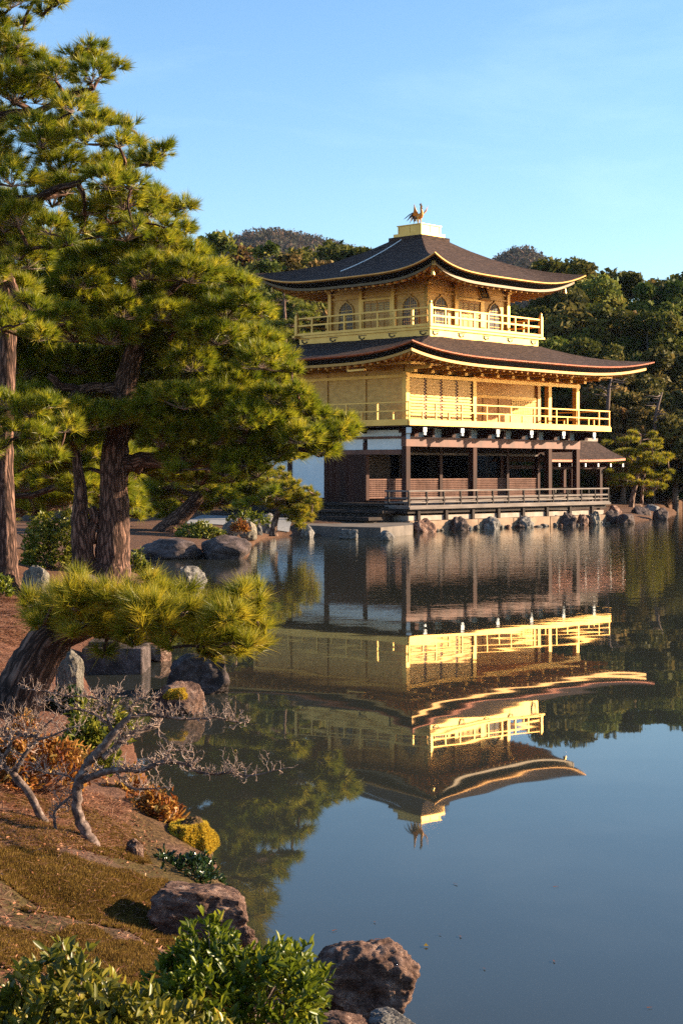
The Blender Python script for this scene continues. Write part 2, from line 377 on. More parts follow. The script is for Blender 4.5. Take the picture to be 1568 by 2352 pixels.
f = MB(); f.box(0.1, LU - .1, BAY - .05, BAY + .05, 3.122, 3.60); part(f, "inner_transom_panel", 'interior')
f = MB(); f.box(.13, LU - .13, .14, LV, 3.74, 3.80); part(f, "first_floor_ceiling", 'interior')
# lattice half shutters along the inner row of pillars
def lattice(mb, u0, u1, v, z0, z1, nx, nz, t=.022, fr=.05, th=.04):
    mb.box(u0, u1, v - th, v, z0, z0 + fr); mb.box(u0, u1, v - th, v, z1 - fr, z1)
    mb.box(u0, u0 + fr, v - th, v, z0 + fr, z1 - fr); mb.box(u1 - fr, u1, v - th, v, z0 + fr, z1 - fr)
    for i in range(1, nx):
        x = u0 + fr + (u1 - u0 - 2 * fr) * i / nx; mb.box(x - t / 2, x + t / 2, v - th * .8, v - th * .25, z0 + fr, z1 - fr)
    for i in range(1, nz):
        z = z0 + fr + (z1 - z0 - 2 * fr) * i / nz; mb.box(u0 + fr, u1 - fr, v - th * .95, v - th * .3, z - t / 2, z + t / 2)
for k in range(5):
    u0 = k * 1.1 * BAY + .10; u1 = (k + 1) * 1.1 * BAY - .10
    f = MB(); lattice(f, u0, u1, BAY, 1.24, 2.03, 22, 9); o = part(f, "lattice_shutter", 'wood_lattice')
    f = MB(); f.box(u0 + .02, u1 - .02, BAY + .004, BAY + .03, 1.25, 2.02); f.build("shutter_backing", M['wood_red'], o)
# inner rooms
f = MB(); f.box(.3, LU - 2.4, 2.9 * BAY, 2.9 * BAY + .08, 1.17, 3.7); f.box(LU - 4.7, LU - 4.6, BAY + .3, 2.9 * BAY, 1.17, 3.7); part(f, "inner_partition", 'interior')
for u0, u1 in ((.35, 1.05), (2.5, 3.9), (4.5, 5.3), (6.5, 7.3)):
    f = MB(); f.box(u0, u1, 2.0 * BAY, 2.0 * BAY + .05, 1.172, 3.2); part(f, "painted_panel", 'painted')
# slim rods that prop the raised shutters
for u in (.9, 1.9, 5.2, 7.6, 9.3):
    f = MB(); f.bar((u, .5, 3.42), (u + .45, 1.5, 3.13), .035, .035); part(f, "shutter_hook_rod", 'wood_grey')
# east wall of the first floor
f = MB(); f.box(-.05, .05, .13, BAY - .12, 3.205, 3.638); f.box(-.05, .05, BAY + .12, 2 * BAY - .12, 3.205, 3.638)
f.box(-.05, .05, 2 * BAY + .12, LV - .1, 3.205, 3.638); f.box(-.05, .05, .13, LV, 3.737, 3.98); part(f, "plaster_transom", 'plaster')
for a, b in ((2 * BAY + .11, 3 * BAY - .11), (3 * BAY + .11, 4 * BAY - .11)):
    f = MB(); f.box(-.05, .05, a, b, 1.25, 3.018); part(f, "plaster_wall", 'plaster')
f = MB(); f.box(-.07, .06, BAY, LV, .9, 1.24); part(f, "east_sill_beam", 'wood')
f = MB(); f.box(-.09, .08, BAY + .1, BAY + .36, 1.245, 3.015); f.box(-.09, .08, 2 * BAY - .36, 2 * BAY - .1, 1.245, 3.015); f.box(-.088, .08, BAY + .36, 2 * BAY - .36, 2.9, 3.015)
part(f, "door_frame", 'wood')
for a in (0, 1):
    y0 = BAY + .37 + a * .70
    f = MB(); f.box(-.05, .02, y0, y0 + .685, 1.25, 2.895)
    f.box(-.075, -.05, y0, y0 + .09, 1.25, 2.895); f.box(-.075, -.05, y0 + .595, y0 + .685, 1.25, 2.895)
    for z in (1.25, 1.75, 2.3, 2.8): f.box(-.07, -.05, y0 + .09, y0 + .595, z, z + .095)
    part(f, "door", 'wood')
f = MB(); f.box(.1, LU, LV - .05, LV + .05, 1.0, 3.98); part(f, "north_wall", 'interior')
# bracket zone between the floors
f = MB(); f.box(.1, LU + .0, .02, .10, 3.702, 4.06); part(f, "plaster_frieze", 'plaster')
for k in range(11):
    u = k * .55 * BAY
    if k % 2 == 0:
        f = MB(); f.box(u - .10, u + .10, -.95, .3, 3.86, 4.05); f.box(u - .12, u + .12, -.55, .14, 3.70, 3.855)
        o = part(f, "bracket_arm", 'wood')
        f = MB(); f.box(u - .105, u + .105, -.985, -.952, 3.88, 4.055); f.box(u - .06, u + .06, -.99, -.91, 3.76, 3.858); f.build("white_end_cap", M['white_cap'], o)
    else:
        f = MB(); f.box(u - .07, u + .07, -.45, .018, 3.70, 4.03); o = part(f, "bracket_arm", 'wood')
for k in range(1, 5):
    v = k * BAY
    f = MB(); f.box(-.95, .3, v - .09, v + .09, 3.86, 4.05); part(f, "bracket_arm", 'wood')
f = MB(); f.bar((.1, .1, 3.9), (-.95, -.95, 3.93), .2, .2); o = part(f, "bracket_arm", 'wood')
f = MB(); f.bar((-.96, -.96, 3.93), (-1.0, -1.0, 3.93), .2, .22); f.bar((-.7, -.7, 3.7), (-.8, -.8, 3.7), .14, .22); f.build("white_end_cap", M['white_cap'], o)

# railing: rails are one mesh, each post a child -------------------------------
def railing(name, path, posts, rails, mat, pmat, pw, rw, parent=pv, shorts=(), zs=None, ext=.0):
    f = MB()
    for z, w, h in rails:
        for i in range(len(path) - 1):
            a = Vector((*path[i], z)); b = Vector((*path[i + 1], z)); d = (b - a).normalized()
            f.bar(a - d * (ext if i == 0 else 0), b + d * (ext if i == len(path) - 2 else w / 2), w, h)
    o = f.build(name, M[mat], parent)
    for (x, y, z0, z1) in posts:
        f = MB(); f.box(x - pw / 2, x + pw / 2, y - pw / 2, y + pw / 2, z0, z1); f.build("post", M[pmat], o)
    return o
w = 1.02
ps = [(-w + i * (LU + 2 * w) / 13, -w, .952, 1.55) for i in range(14)] + [(-w, .02, .952, 1.55)] + [(LU + w, -w + i * 1.05, .952, 1.55) for i in range(1, 5)]
railing("veranda_railing", [(-w, .1), (-w, -w), (LU + w, -w), (LU + w, 3.4)], ps,
        [(1.575, .075, .055), (1.30, .05, .07), (1.13, .045, .05), (.985, .09, .06)], 'wood_grey', 'wood_grey_dark', .07, .05, ext=.1)
f = MB(); f.box(-.9, LU + .9, -.62, -.36, 1.16, 1.20)
for k in range(13): f.box(-.6 + k * 1.06, -.52 + k * 1.06, -.55, -.43, .952, 1.158)
part(f, "veranda_bench", 'wood_grey')

# second floor -----------------------------------------------------
w = 1.05
f = MB(); f.box(-w, LU + w, -w, LV + w, 4.09, 4.17); part(f, "balcony_floor", 'wood')
f = MB()
for a, b, c, d in ((-w - .03, LU + w + .1, -w - .06, -w), (-w - .06, -w, -w, LV + w + .1), (LU + w, LU + w + .06, -w, LV + w)): f.box(a, b, c, d, 4.12, 4.30)
f.box(-w, LU + w, -w, LV + w, 4.172, 4.24); part(f, "balcony_edge", 'gold_bright')
for u in (0, 2 * BAY, 4.5 * BAY, LU):
    f = MB(); f.box(u - .11, u + .11, -.11, .11, 4.242, 6.28); part(f, "gilded_pillar", 'gold_bright')
for v in (1, 2, 3, 4):
    f = MB(); f.box(-.10, .10, v * BAY - .07, v * BAY + .07, 4.242, 6.28); part(f, "gilded_pillar", 'gold')
for u, v in ((LU, BAY), (LU, 2 * BAY), (LU, 4 * BAY)):
    f = MB(); f.box(u - .11, u + .11, v - .11, v + .11, 4.242, 6.28); part(f, "gilded_pillar", 'gold')
# east wall panels
for k in range(4):
    f = MB(); f.box(-.05, .05, k * BAY + (.12 if k == 0 else .075), (k + 1) * BAY - .075, 4.242, 6.05); part(f, "wall_panel", 'gold')
f = MB(); f.box(-.14, -.055, -.14, LV, 6.05, 6.17); f.box(-.12, -.055, -.12, LV, 4.30, 4.40)
f.box(-.14, LU + .14, -.14, -.115, 6.05, 6.20); part(f, "tie_beam", 'gold_bright')
f = MB(); f.box(-.05, .05, .1, LV, 6.051, 6.75); part(f, "upper_wall_band", 'gold')
f = MB(); f.box(-.04, LU + .1, -.05, .05, 6.282, 6.78); part(f, "upper_wall_band", 'gold')
# louvred panels in two bays of the south face
for k in range(4):
    u0 = .13 + k * (2 * BAY - .26) / 4 + .05; u1 = .13 + (k + 1) * (2 * BAY - .26) / 4 - .05
    f = MB(); f.box(u0, u1, -.02, .05, 4.26, 6.04)
    z = 4.30
    while z < 6.0: f.box(u0 + .02, u1 - .02, -.075, -.021, z, z + .06); z += .125
    part(f, "louvred_shutter", 'gold')
f = MB()
for k in range(5):
    u = .13 + k * (2 * BAY - .26) / 4; f.box(u - .045, u + .045, -.04, .06, 4.245, 6.045)
part(f, "shutter_mullion", 'wood_red')
# recessed wall one bay behind
f = MB(); f.box(2 * BAY, LU, BAY, BAY + .08, 4.242, 6.3); f.box(2 * BAY - .04, 2 * BAY + .04, .06, BAY, 4.242, 6.3); part(f, "recessed_wall", 'gold')
f = MB(); f.box(2 * BAY + .1, LU, BAY - .06, BAY - .002, 5.55, 5.68); f.box(2 * BAY + .1, LU, BAY - .05, BAY - .002, 4.25, 4.36); part(f, "recess_lintel", 'gold_bright')
for k in range(3):
    u0 = 3.05 * BAY + k * .52 * BAY
    f = MB(); f.box(u0 + .04, u0 + .50 * BAY, BAY - .04, BAY - .003, 4.37, 5.545)
    f.box(u0, u0 + .05, BAY - .07, BAY - .041, 4.37, 5.545); part(f, "sliding_door", 'gold_deep')
f = MB(); lattice(f, 4.55 * BAY, 5.45 * BAY, BAY - .012, 4.85, 5.54, 14, 10, t=.03, th=.05); o = part(f, "lattice_window", 'gold_bright')
f = MB(); f.box(4.57 * BAY, 5.43 * BAY, BAY - .01, BAY - .003, 4.87, 5.52); f.build("window_backing", M['gold_deep'], o)
f = MB(); f.box(4.55 * BAY, 5.45 * BAY, BAY - .05, BAY - .003, 4.38, 4.83); part(f, "wall_panel", 'gold')
f = MB(); f.box(2 * BAY + .05, LU + .05, .06, BAY, 6.305, 6.36); part(f, "recess_ceiling", 'gold_deep')
f = MB(); f.box(0.06, LU, LV - .05, LV + .05, 4.242, 6.75); f.box(LU - .05, LU + .05, 2 * BAY, LV, 4.242, 6.75); part(f, "north_wall", 'gold')
# railing of the second floor: tall and short posts alternate
ps = []; n = 17; step = (LU + 2 * w) / n
for i in range(n + 1): ps.append((-w + i * step, -w, 4.305, 5.0 if i % 2 == 0 or i == n else 4.66))
stv = (LV + 2 * w) / 13
for i in range(1, 14):
    ps.append((-w, -w + i * stv, 4.305, 5.0 if i % 2 == 0 else 4.66)); ps.append((LU + w, -w + i * stv, 4.305, 5.0 if i % 2 == 0 else 4.66))
railing("balcony_railing", [(-w, LV + w), (-w, -w), (LU + w, -w), (LU + w, LV + w)], ps, [(5.02, .075, .05), (4.685, .07, .05), (4.33, .10, .06)], 'gold_bright', 'gold_bright', .06, .05, ext=.05)

# roofs ------------------------------------------------------------
def roof(name, cu, cv, hx, hy, ix, iy, z_e, z_t, up, conc, ridge_parent=pv, ns=28, nt=12, drop_in=.35, thick=.26, wall=None, zwall=0, edge='gold_bright', bumpy=.02, board_mat='gold'):
    """hip roof: outer half sizes hx,hy, inner ix,iy; curved slopes, corners swept up"""
    rnd2 = random.Random(hash(name) % 1000 if False else int(hx * 100))
    def P(side, s, t, zoff=0.0, grow=0.0):
        ax = hx + grow + (ix - hx) * t; ay = hy + grow + (iy - hy) * t
        e = up * abs(s) ** 4.2 * (1 - t) ** 2.2
        z = z_e + (z_t - z_e) * (t * (1 - conc) + conc * t ** 2.1) + e + zoff
        push = .16 * abs(s) ** 5 * (1 - t) ** 3      # corners run out a little
        ax2 = ax + push; ay2 = ay + push
        q = [(s * ax2, -ay2), (ax2, s * ay2), (-s * ax2, ay2), (-ax2, -s * ay2)][side]
        return (cu + q[0], cv + q[1], z)
    top = MB(); strip = MB(); cut = MB(); board = MB(); soff = MB()
    for sdx in range(4):
        S = [sin(pi / 2 * (-1 + 2 * i / ns)) for i in range(ns + 1)]
        T = [(j / nt) for j in range(nt + 1)]
        grid = []
        for j, t in enumerate(T):
            for i, s in enumerate(S):
                p = P(sdx, s, t); j2 = rnd2.uniform(-bumpy, bumpy) if 0 < j < nt and 0 < i < ns else 0
                grid.append((p[0], p[1], p[2] + j2))
        W = ns + 1
        top.add(grid, [(j * W + i, j * W + i + 1, (j + 1) * W + i + 1, (j + 1) * W + i) for j in range(nt) for i in range(ns)])
        def band(mb, g0, z0, g1, z1):
            a = [P(sdx, s, 0, z0, g0) for s in S]; b = [P(sdx, s, 0, z1, g1) for s in S]
            mb.add(a + b, [(W + i, W + i + 1, i + 1, i) for i in range(ns)])
        # bright edging under the skin, then the cut bark sloping inward, then the gilt eave board
        band(strip, .0, -.0, .03, -.012); band(strip, .03, -.012, .025, -.055); band(strip, .025, -.055, -.06, -.10)
        band(cut, -.06, -.10, -drop_in, -.10 - thick)
        band(board, -drop_in + .10, -.10 - thick + .015, -drop_in + .10, -.10 - thick - .09)
        band(board, -drop_in - .12, -.10 - thick + .015, -drop_in + .10, -.10 - thick + .015)
        band(board, -drop_in + .10, -.10 - thick - .09, -drop_in - .12, -.10 - thick - .09)
        # soffit from the eave board back to the wall
        K = 4; rows = []
        for k in range(K + 1):
            q = k / K
            for s in S:
                o = P(sdx, s, 0, -.10 - thick - .10, -drop_in)
                wx, wy = wall
                iw = [(s * wx, -wy), (wx, s * wy), (-s * wx, wy), (-wx, -s * wy)][sdx]
                rows.append((o[0] + (cu + iw[0] - o[0]) * q, o[1] + (cv + iw[1] - o[1]) * q, o[2] + (zwall - o[2]) * q))
        soff.add(rows, [((k + 1) * W + i, (k + 1) * W + i + 1, k * W + i + 1, k * W + i) for k in range(K) for i in range(ns)])
        # rafters
        nr = int((hx if sdx % 2 == 0 else hy) * 2 / .42)
        for r in range(nr + 1):
            s = -0.985 + 1.97 * r / nr
            o = Vector(P(sdx, s, 0, -.10 - thick - .12, -drop_in - .02))
            iw = [(s * wall[0], -wall[1]), (wall[0], s * wall[1]), (-s * wall[0], wall[1]), (-wall[0], -s * wall[1])][sdx]
            e = Vector((cu + iw[0], cv + iw[1], zwall - .03))
            soff.bar(o, e, .085, .11)
    ro = top.build(name, M['thatch'], ridge_parent, True)
    strip.build("roof_edge_strip", M[edge], ro, False)
    cut.build("cut_bark_edge", M['thatch_edge_shaded'], ro, True)
    board.build("eave_board", M[board_mat], ro, False)
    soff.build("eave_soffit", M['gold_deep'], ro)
    return ro
C3U, C3V, S3 = LU / 2 + .0, LV / 2, 5.48
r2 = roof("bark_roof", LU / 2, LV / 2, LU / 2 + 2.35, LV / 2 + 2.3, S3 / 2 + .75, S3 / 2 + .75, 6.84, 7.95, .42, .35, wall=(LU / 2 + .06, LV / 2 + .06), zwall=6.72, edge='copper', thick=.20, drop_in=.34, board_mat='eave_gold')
# gutter spout of the shaded side
f = MB(); f.bar((-1.75, .6, 6.30), (-1.75, 1.5, 6.28), .09, .07); f.bar((-1.75, 1.5, 6.28), (-1.75, 1.5, 6.45), .05, .05); f.build("gutter", M['gold_bright'], r2)
# under-eave brackets and purlin heads of the second floor
for k in range(12):
    u = k * LU / 11
    f = MB(); f.box(u - .07, u + .07, -1.25, .0, 6.36, 6.48); f.box(u - .10, u + .10, -1.33, -1.19, 6.44, 6.53); f.box(u - .09, u + .09, -.5, -.06, 6.24, 6.355)
    part(f, "eave_bracket", 'gold_bright')
f = MB(); f.box(-1.1, LU + 1.1, -1.2, -1.08, 6.485, 6.58); f.box(-1.2, -1.08, -1.07, LV + 1.1, 6.485, 6.58); part(f, "eave_purlin", 'gold_bright')
for k in range(1, 9):
    f = MB(); v = k * LV / 8; f.box(-1.15, .0, v - .06, v + .06, 6.36, 6.48); part(f, "eave_bracket", 'gold')

# third floor --------------------------------------------------------
A0 = C3U - S3 / 2; A1 = C3U + S3 / 2; B0 = C3V - S3 / 2; B1 = C3V + S3 / 2; b3 = S3 / 3
w = 1.05
f = MB(); f.box(A0 - w, A1 + w, B0 - w, B1 + w, 8.14, 8.24); f.box(A0 - w - .3, A0 - w, B1 + w - .15, B1 + w, 8.15, 8.24); f.box(A1 + w, A1 + w + .3, B0 - w, B0 - w + .15, 8.15, 8.24)
part(f, "balcony_floor", 'gold_bright')
k_ = MB(); q = w - .08; k_.box(A0 - q, A1 + q, B0 - q, B1 + q, 7.55, 8.138); sk = part(k_, "balcony_skirt", 'gold_bright')
def fitting(x, y, dx, dy):
    f = MB(); n = Vector((dy, -dx, 0)) if False else Vector((-dy, dx, 0))
    out = Vector((dy, -dx, 0))
    c = Vector((x, y, 8.0)) + out * .02
    d = Vector((dx, dy, 0))
    f.bar(c - d * .22 + Vector((0, 0, .07)), c + d * .22 + Vector((0, 0, .07)), .03, .028)
    pts = [c - d * .16 + Vector((0, 0, .06)), c - d * .17 + Vector((0, 0, -.02)), c - d * .05 + Vector((0, 0, -.09)), c + d * .10 + Vector((0, 0, -.06)), c + d * .12 + Vector((0, 0, .0))]
    f.tube(pts, [.02, .026, .026, .022, .016], 6); f.build("metal_fitting", M['iron'], sk)
for k in range(5):
    t = -q + .35 + k * (S3 + 2 * q - .7) / 4
    fitting(A0 + t + .0, B0 - q, 1, 0); fitting(A0 - q, B0 + S3 - t, 0, -1)
ps = []; st = (S3 + 2 * w) / 8
for i in range(1, 8):
    ps += [(A0 - w + i * st, B0 - w, 8.24, 8.96), (A0 - w, B0 - w + i * st, 8.24, 8.96), (A1 + w, B0 - w + i * st, 8.24, 8.96), (A0 - w + i * st, B1 + w, 8.24, 8.96)]
rl = railing("balcony_railing", [(A0 - w, B0 - w), (A1 + w, B0 - w), (A1 + w, B1 + w), (A0 - w, B1 + w), (A0 - w, B0 - w)], ps,
        [(9.0, .07, .06), (8.68, .06, .07), (8.30, .12, .10)], 'gold_bright', 'gold_bright', .075, .05)
for (x, y) in ((A0 - w, B0 - w), (A1 + w, B0 - w), (A1 + w, B1 + w), (A0 - w, B1 + w)):
    f = MB(); f.box(x - .075, x + .075, y - .075, y + .075, 8.24, 9.10); f.box(x - .06, x + .06, y - .06, y + .06, 9.1, 9.16)
    f.tube([(x, y, 9.16), (x, y, 9.2), (x, y, 9.26), (x, y, 9.34)], [.05, .075, .06, .008], 8); f.build("post", M['gold_bright'], rl)
f = MB(); f.box(A0 + .03, A1 - .03, B0 + .03, B1 - .03, 8.242, 10.5); part(f, "upper_room_wall", 'gold')
for i in range(4):
    for (x, y) in ((A0 + i * b3, B0), (A0, B0 + i * b3), (A1, B0 + i * b3), (A0 + i * b3, B1)):
        if i in (0, 3) and (x, y) != (A0 + i * b3, B0) and (x, y) != (A0 + i * b3, B1): continue
        f = MB(); f.box(x - .09, x + .09, y - .09, y + .09, 8.243, 10.12); part(f, "gilded_pillar", 'gold_bright')
f = MB()
for z0, z1, e in ((9.78, 9.85, .05), (10.02, 10.08, .045), (8.243, 8.40, .06)):
    f.box(A0 + .1, A1 - .1, B0 - e, B0 + .02, z0, z1); f.box(A0 - e, A0 + .02, B0 + .1, B1 - .1, z0, z1)
part(f, "wall_batten", 'gold')
def place(side, s, d, z):       # s along the face from its left edge seen from outside, d outward
    if side == 0: return (A0 + s, B0 - d, z)
    return (A0 - d, B1 - s, z)
def arch_window(side, sc):
    # bell-shaped cusped opening: outline as half widths by height
    prof = [(.44, 0), (.42, .3), (.405, .6), (.40, .80), (.385, .92), (.36, .95), (.315, 1.05), (.275, 1.07), (.20, 1.155), (.15, 1.165), (.07, 1.21), (0, 1.26)]
    out = [(.48, 0), (.46, .3), (.445, .6), (.44, .80), (.425, .93), (.40, .98), (.345, 1.08), (.30, 1.11), (.22, 1.19), (.165, 1.205), (.08, 1.255), (0, 1.35)]
    z0 = 8.42; k = 1.0 / .95 * .95
    L = [(-a * k, z0 + b * k) for a, b in prof]; O = [(-a * k, z0 + b * k) for a, b in out]
    full = L + [(-a, b) for a, b in reversed(L[:-1])]; fo = O + [(-a, b) for a, b in reversed(O[:-1])]
    n = len(full); f = MB()
    v = [place(side, sc + a, .03, b) for a, b in full] + [place(side, sc + a, .03, b) for a, b in fo] + [place(side, sc + a, -.03, b) for a, b in full] + [place(side, sc + a, -.03, b) for a, b in fo]
    fs = []
    for i in range(n - 1): fs += [(i, i + 1, n + i + 1, n + i), (2 * n + i, 2 * n + i + 1, i + 1, i), (n + i, n + i + 1, 3 * n + i + 1, 3 * n + i)]
    f.add(v, fs); o = part(f, "arched_window", 'gold')
    f = MB(); f.add([place(side, sc + a, -.024, b) for a, b in full], [tuple(range(n))]); f.build("window_pane", M['pane'], o)
    f = MB()
    def halfw(z):
        for i in range(len(L) - 1):
            if L[i][1] <= z <= L[i + 1][1]:
                t = (z - L[i][1]) / (L[i + 1][1] - L[i][1]); return -(L[i][0] + (L[i + 1][0] - L[i][0]) * t)
        return 0
    def ztop(x):
        for i in range(len(L) - 1):
            a, b = -L[i][0], -L[i + 1][0]
            if b <= abs(x) <= a: return L[i][1] + (L[i + 1][1] - L[i][1]) * ((a - abs(x)) / max(a - b, 1e-6))
        return L[0][1]
    for i in range(-3, 4):
        x = i * .11
        if i == 0: wd = .03
        else: wd = .016
        a = place(side, sc + x, -.005, z0); b = place(side, sc + x, -.005, ztop(x) - .0); f.bar(a, b, wd, .02, (1, 1, 0))
    for z in (8.62, 8.82, 9.02, 9.18, 9.30):
        h = halfw(z)
        if h > .06: f.bar(place(side, sc - h, -.008, z), place(side, sc + h, -.008, z), .014, .018)
    f.build("window_grille", M['gold_bright'], o)
for side in (0, 1):
    arch_window(side, b3 * .5); arch_window(side, b3 * 2.5)
    f = MB(); s0 = b3 + .16; s1 = 2 * b3 - .16
    def pb(mb, a, b, d0, d1, z0, z1):
        p = place(side, a, d0, z0); q_ = place(side, b, d1, z1); mb.box(p[0], q_[0], p[1], q_[1], z0, z1)
    pb(f, s0 - .06, s0, -.03, .09, 8.41, 9.62); pb(f, s1, s1 + .06, -.03, .09, 8.41, 9.62); pb(f, s0 - .12, s1 + .12, -.03, .10, 9.622, 9.70)
    part(f, "door_frame", 'gold_bright')
    for d in range(2):
        a = s0 + d * (s1 - s0) / 2 + .012; b = a + (s1 - s0) / 2 - .024
        f = MB(); pb(f, a, b, -.028, .02, 8.41, 9.615)
        for z0, z1 in ((8.41, 8.47), (8.78, 8.83), (8.95, 9.0), (9.06, 9.12), (9.53, 9.615)): pb(f, a, b, .021, .045, z0, z1)
        for x0 in (a, (a + b) / 2 - .025, b - .05): pb(f, x0, x0 + .05, .021, .044, 8.41, 9.61)
        o = part(f, "door", 'gold_deep')
        f = MB()
        for c0, c1 in ((a + .05, (a + b) / 2 - .025), ((a + b) / 2 + .025, b - .05)):
            for i in range(1, 5):
                x = c0 + (c1 - c0) * i / 5; pb(f, x - .008, x + .008, .024, .034, 9.12, 9.53)
            for z in (9.2, 9.28, 9.36, 9.44): pb(f, c0, c1, .024, .033, z - .006, z + .006)
        f.build("door_lattice", M['gold_bright'], o)
        f = MB(); pb(f, a + .06, b - .06, .0205, .0225, 9.12, 9.53); f.build("lattice_backing", M['pane'], o)
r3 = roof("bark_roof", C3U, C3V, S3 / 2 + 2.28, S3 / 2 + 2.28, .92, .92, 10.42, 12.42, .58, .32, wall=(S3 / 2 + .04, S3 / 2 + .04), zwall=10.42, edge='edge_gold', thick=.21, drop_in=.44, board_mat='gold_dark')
# clustered brackets under the third-floor eave
for i in range(4):
    for side, s in ((0, i * b3), (1, i * b3)):
        f = MB(); p = place(side, s, 0, 10.1); ou = Vector((0, -1, 0)) if side == 0 else Vector((-1, 0, 0)); al = Vector((1, 0, 0)) if side == 0 else Vector((0, 1, 0))
        p = Vector(p)
        for j, (dz, ext, wd) in enumerate(((.03, .16, .22), (.13, .34, .34), (.23, .55, .48), (.33, .78, .30))):
            c = p + Vector((0, 0, dz)); f.bar(c, c + ou * ext, .10, .075); f.bar(c + ou * ext * .8 - al * wd / 2, c + ou * ext * .8 + al * wd / 2, .08, .07)
            for sg in (-1, 0, 1):
                e = c + ou * ext * .8 + al * (sg * wd / 2) + Vector((0, 0, .055)); f.box(e.x - .05, e.x + .05, e.y - .05, e.y + .05, e.z - .025, e.z + .03)
        part(f, "eave_bracket", 'gold_bright' if side == 0 else 'gold')
f = MB(); e = .95
f.bar((A0 - e, B0 - e, 10.36), (A1 + e, B0 - e, 10.36), .12, .12); f.bar((A0 - e, B0 - e + .07, 10.36), (A0 - e, B1 + e, 10.36), .12, .12); part(f, "eave_purlin", 'gold_bright')
# hip beams running out to the corners, with a wind bell below each
for (sx, sy) in ((-1, -1), (1, -1), (-1, 1), (1, 1)):
    f = MB(); a = Vector((C3U + sx * S3 / 2, C3V + sy * S3 / 2, 10.40)); b = Vector((C3U + sx * (S3 / 2 + 2.05), C3V + sy * (S3 / 2 + 2.05), 10.62))
    f.bar(a, b, .13, .17); o = part(f, "hip_beam", 'gold_bright')
    c = b + Vector((-sx * .25, -sy * .25, -.12)); f = MB()
    f.tube([c, c + Vector((0, 0, -.1)), c + Vector((0, 0, -.12)), c + Vector((0, 0, -.32))], [.012, .012, .05, .085], 8); f.build("wind_bell", M['gold_bright'], o)
# name board under the south eave
nb = MB()
c = Vector((C3U, B0 - .72, 10.02)); ux = Vector((1, 0, 0)); uy = Vector((0, .42, .91)).normalized(); un = ux.cross(uy) * 1.0
def q4(a, b, d): return c + ux * a + uy * b + un * d
def slab(mb, a0, a1, b0, b1, d0, d1):
    v = [q4(a, b, d) for d in (d0, d1) for (a, b) in ((a0, b0), (a1, b0), (a1, b1), (a0, b1))]
    mb.add(v, [(3, 2, 1, 0), (4, 5, 6, 7), (0, 1, 5, 4), (1, 2, 6, 5), (2, 3, 7, 6), (3, 0, 4, 7)])
slab(nb, -.28, .28, -.42, .42, -.03, .03); plq = part(nb, "name_plaque", 'iron')
nb = MB(); slab(nb, -.15, .15, -.31, .31, .031, .045); nb.build("plaque_face", M['gold_bright'], plq)
nb = MB()
for a0, a1, b0, b1 in ((-.34, -.27, -.46, .44), (.27, .34, -.46, .44), (-.34, .34, .42, .5), (-.34, .34, -.52, -.42)): slab(nb, a0, a1, b0, b1, -.02, .06)
nb.build("plaque_frame", M['gold_deep'], plq)
tc = bpy.data.curves.new("plaque_lettering", 'FONT'); tc.body = "\u7a76\n\u7adf\n\u9802"; tc.size = .23; tc.align_x = 'CENTER'; tc.align_y = 'CENTER'; tc.extrude = .004; tc.space_line = .85
to = bpy.data.objects.new("tmp_text", tc); COL.objects.link(to)
tm = bpy.data.meshes.new_from_object(to.evaluated_get(bpy.context.evaluated_depsgraph_get())); bpy.data.objects.remove(to)
if len(tm.vertices):
    cc = sum((v.co for v in tm.vertices), Vector()) / len(tm.vertices)
    for v in tm.vertices: v.co = q4(v.co.x - cc.x, v.co.y - cc.y, .051 + v.co.z)
    tm.materials.clear(); tm.materials.append(M['iron']); tm.name = "plaque_lettering"
    o = bpy.data.objects.new("plaque_lettering", tm); COL.objects.link(o); o.parent = plq
# top of the roof: stepped gilt base, and a lightning conductor down the east slope
f = MB(); f.box(C3U - .95, C3U + .95, C3V - .95, C3V + .95, 12.28, 12.56); part(f, "finial_bark_collar", 'thatch')
f = MB(); f.box(C3U - .80, C3U + .80, C3V - .80, C3V + .80, 12.562, 12.72)
f.box(C3U - .66, C3U + .66, C3V - .66, C3V + .66, 12.722, 13.06); f.box(C3U - .70, C3U + .70, C3V - .70, C3V + .70, 13.062, 13.10)
for i in (-1, 0, 1):
    f.box(C3U + i * .62 - .03, C3U + i * .62 + .03, C3V - .675, C3V - .655, 12.74, 13.05); f.box(C3U - .675, C3U - .655, C3V + i * .62 - .03, C3V + i * .62 + .03, 12.74, 13.05)
part(f, "finial_base", 'gold_bright')
f = MB(); pts = []
hx = S3 / 2 + 2.28
for i in range(22):
    t = .05 + .92 * i / 21
    if t < .22: continue
    ax = hx + (.92 - hx) * t; z = 10.42 + 2.0 * (t * .68 + .32 * t ** 2.1)
    pts.append((C3U - ax - .01, C3V + .25 * (1 - t) * 4 + .1, z + .07))
f.tube(pts, .02, 6); part(f, "lightning_conductor", 'white_cap')

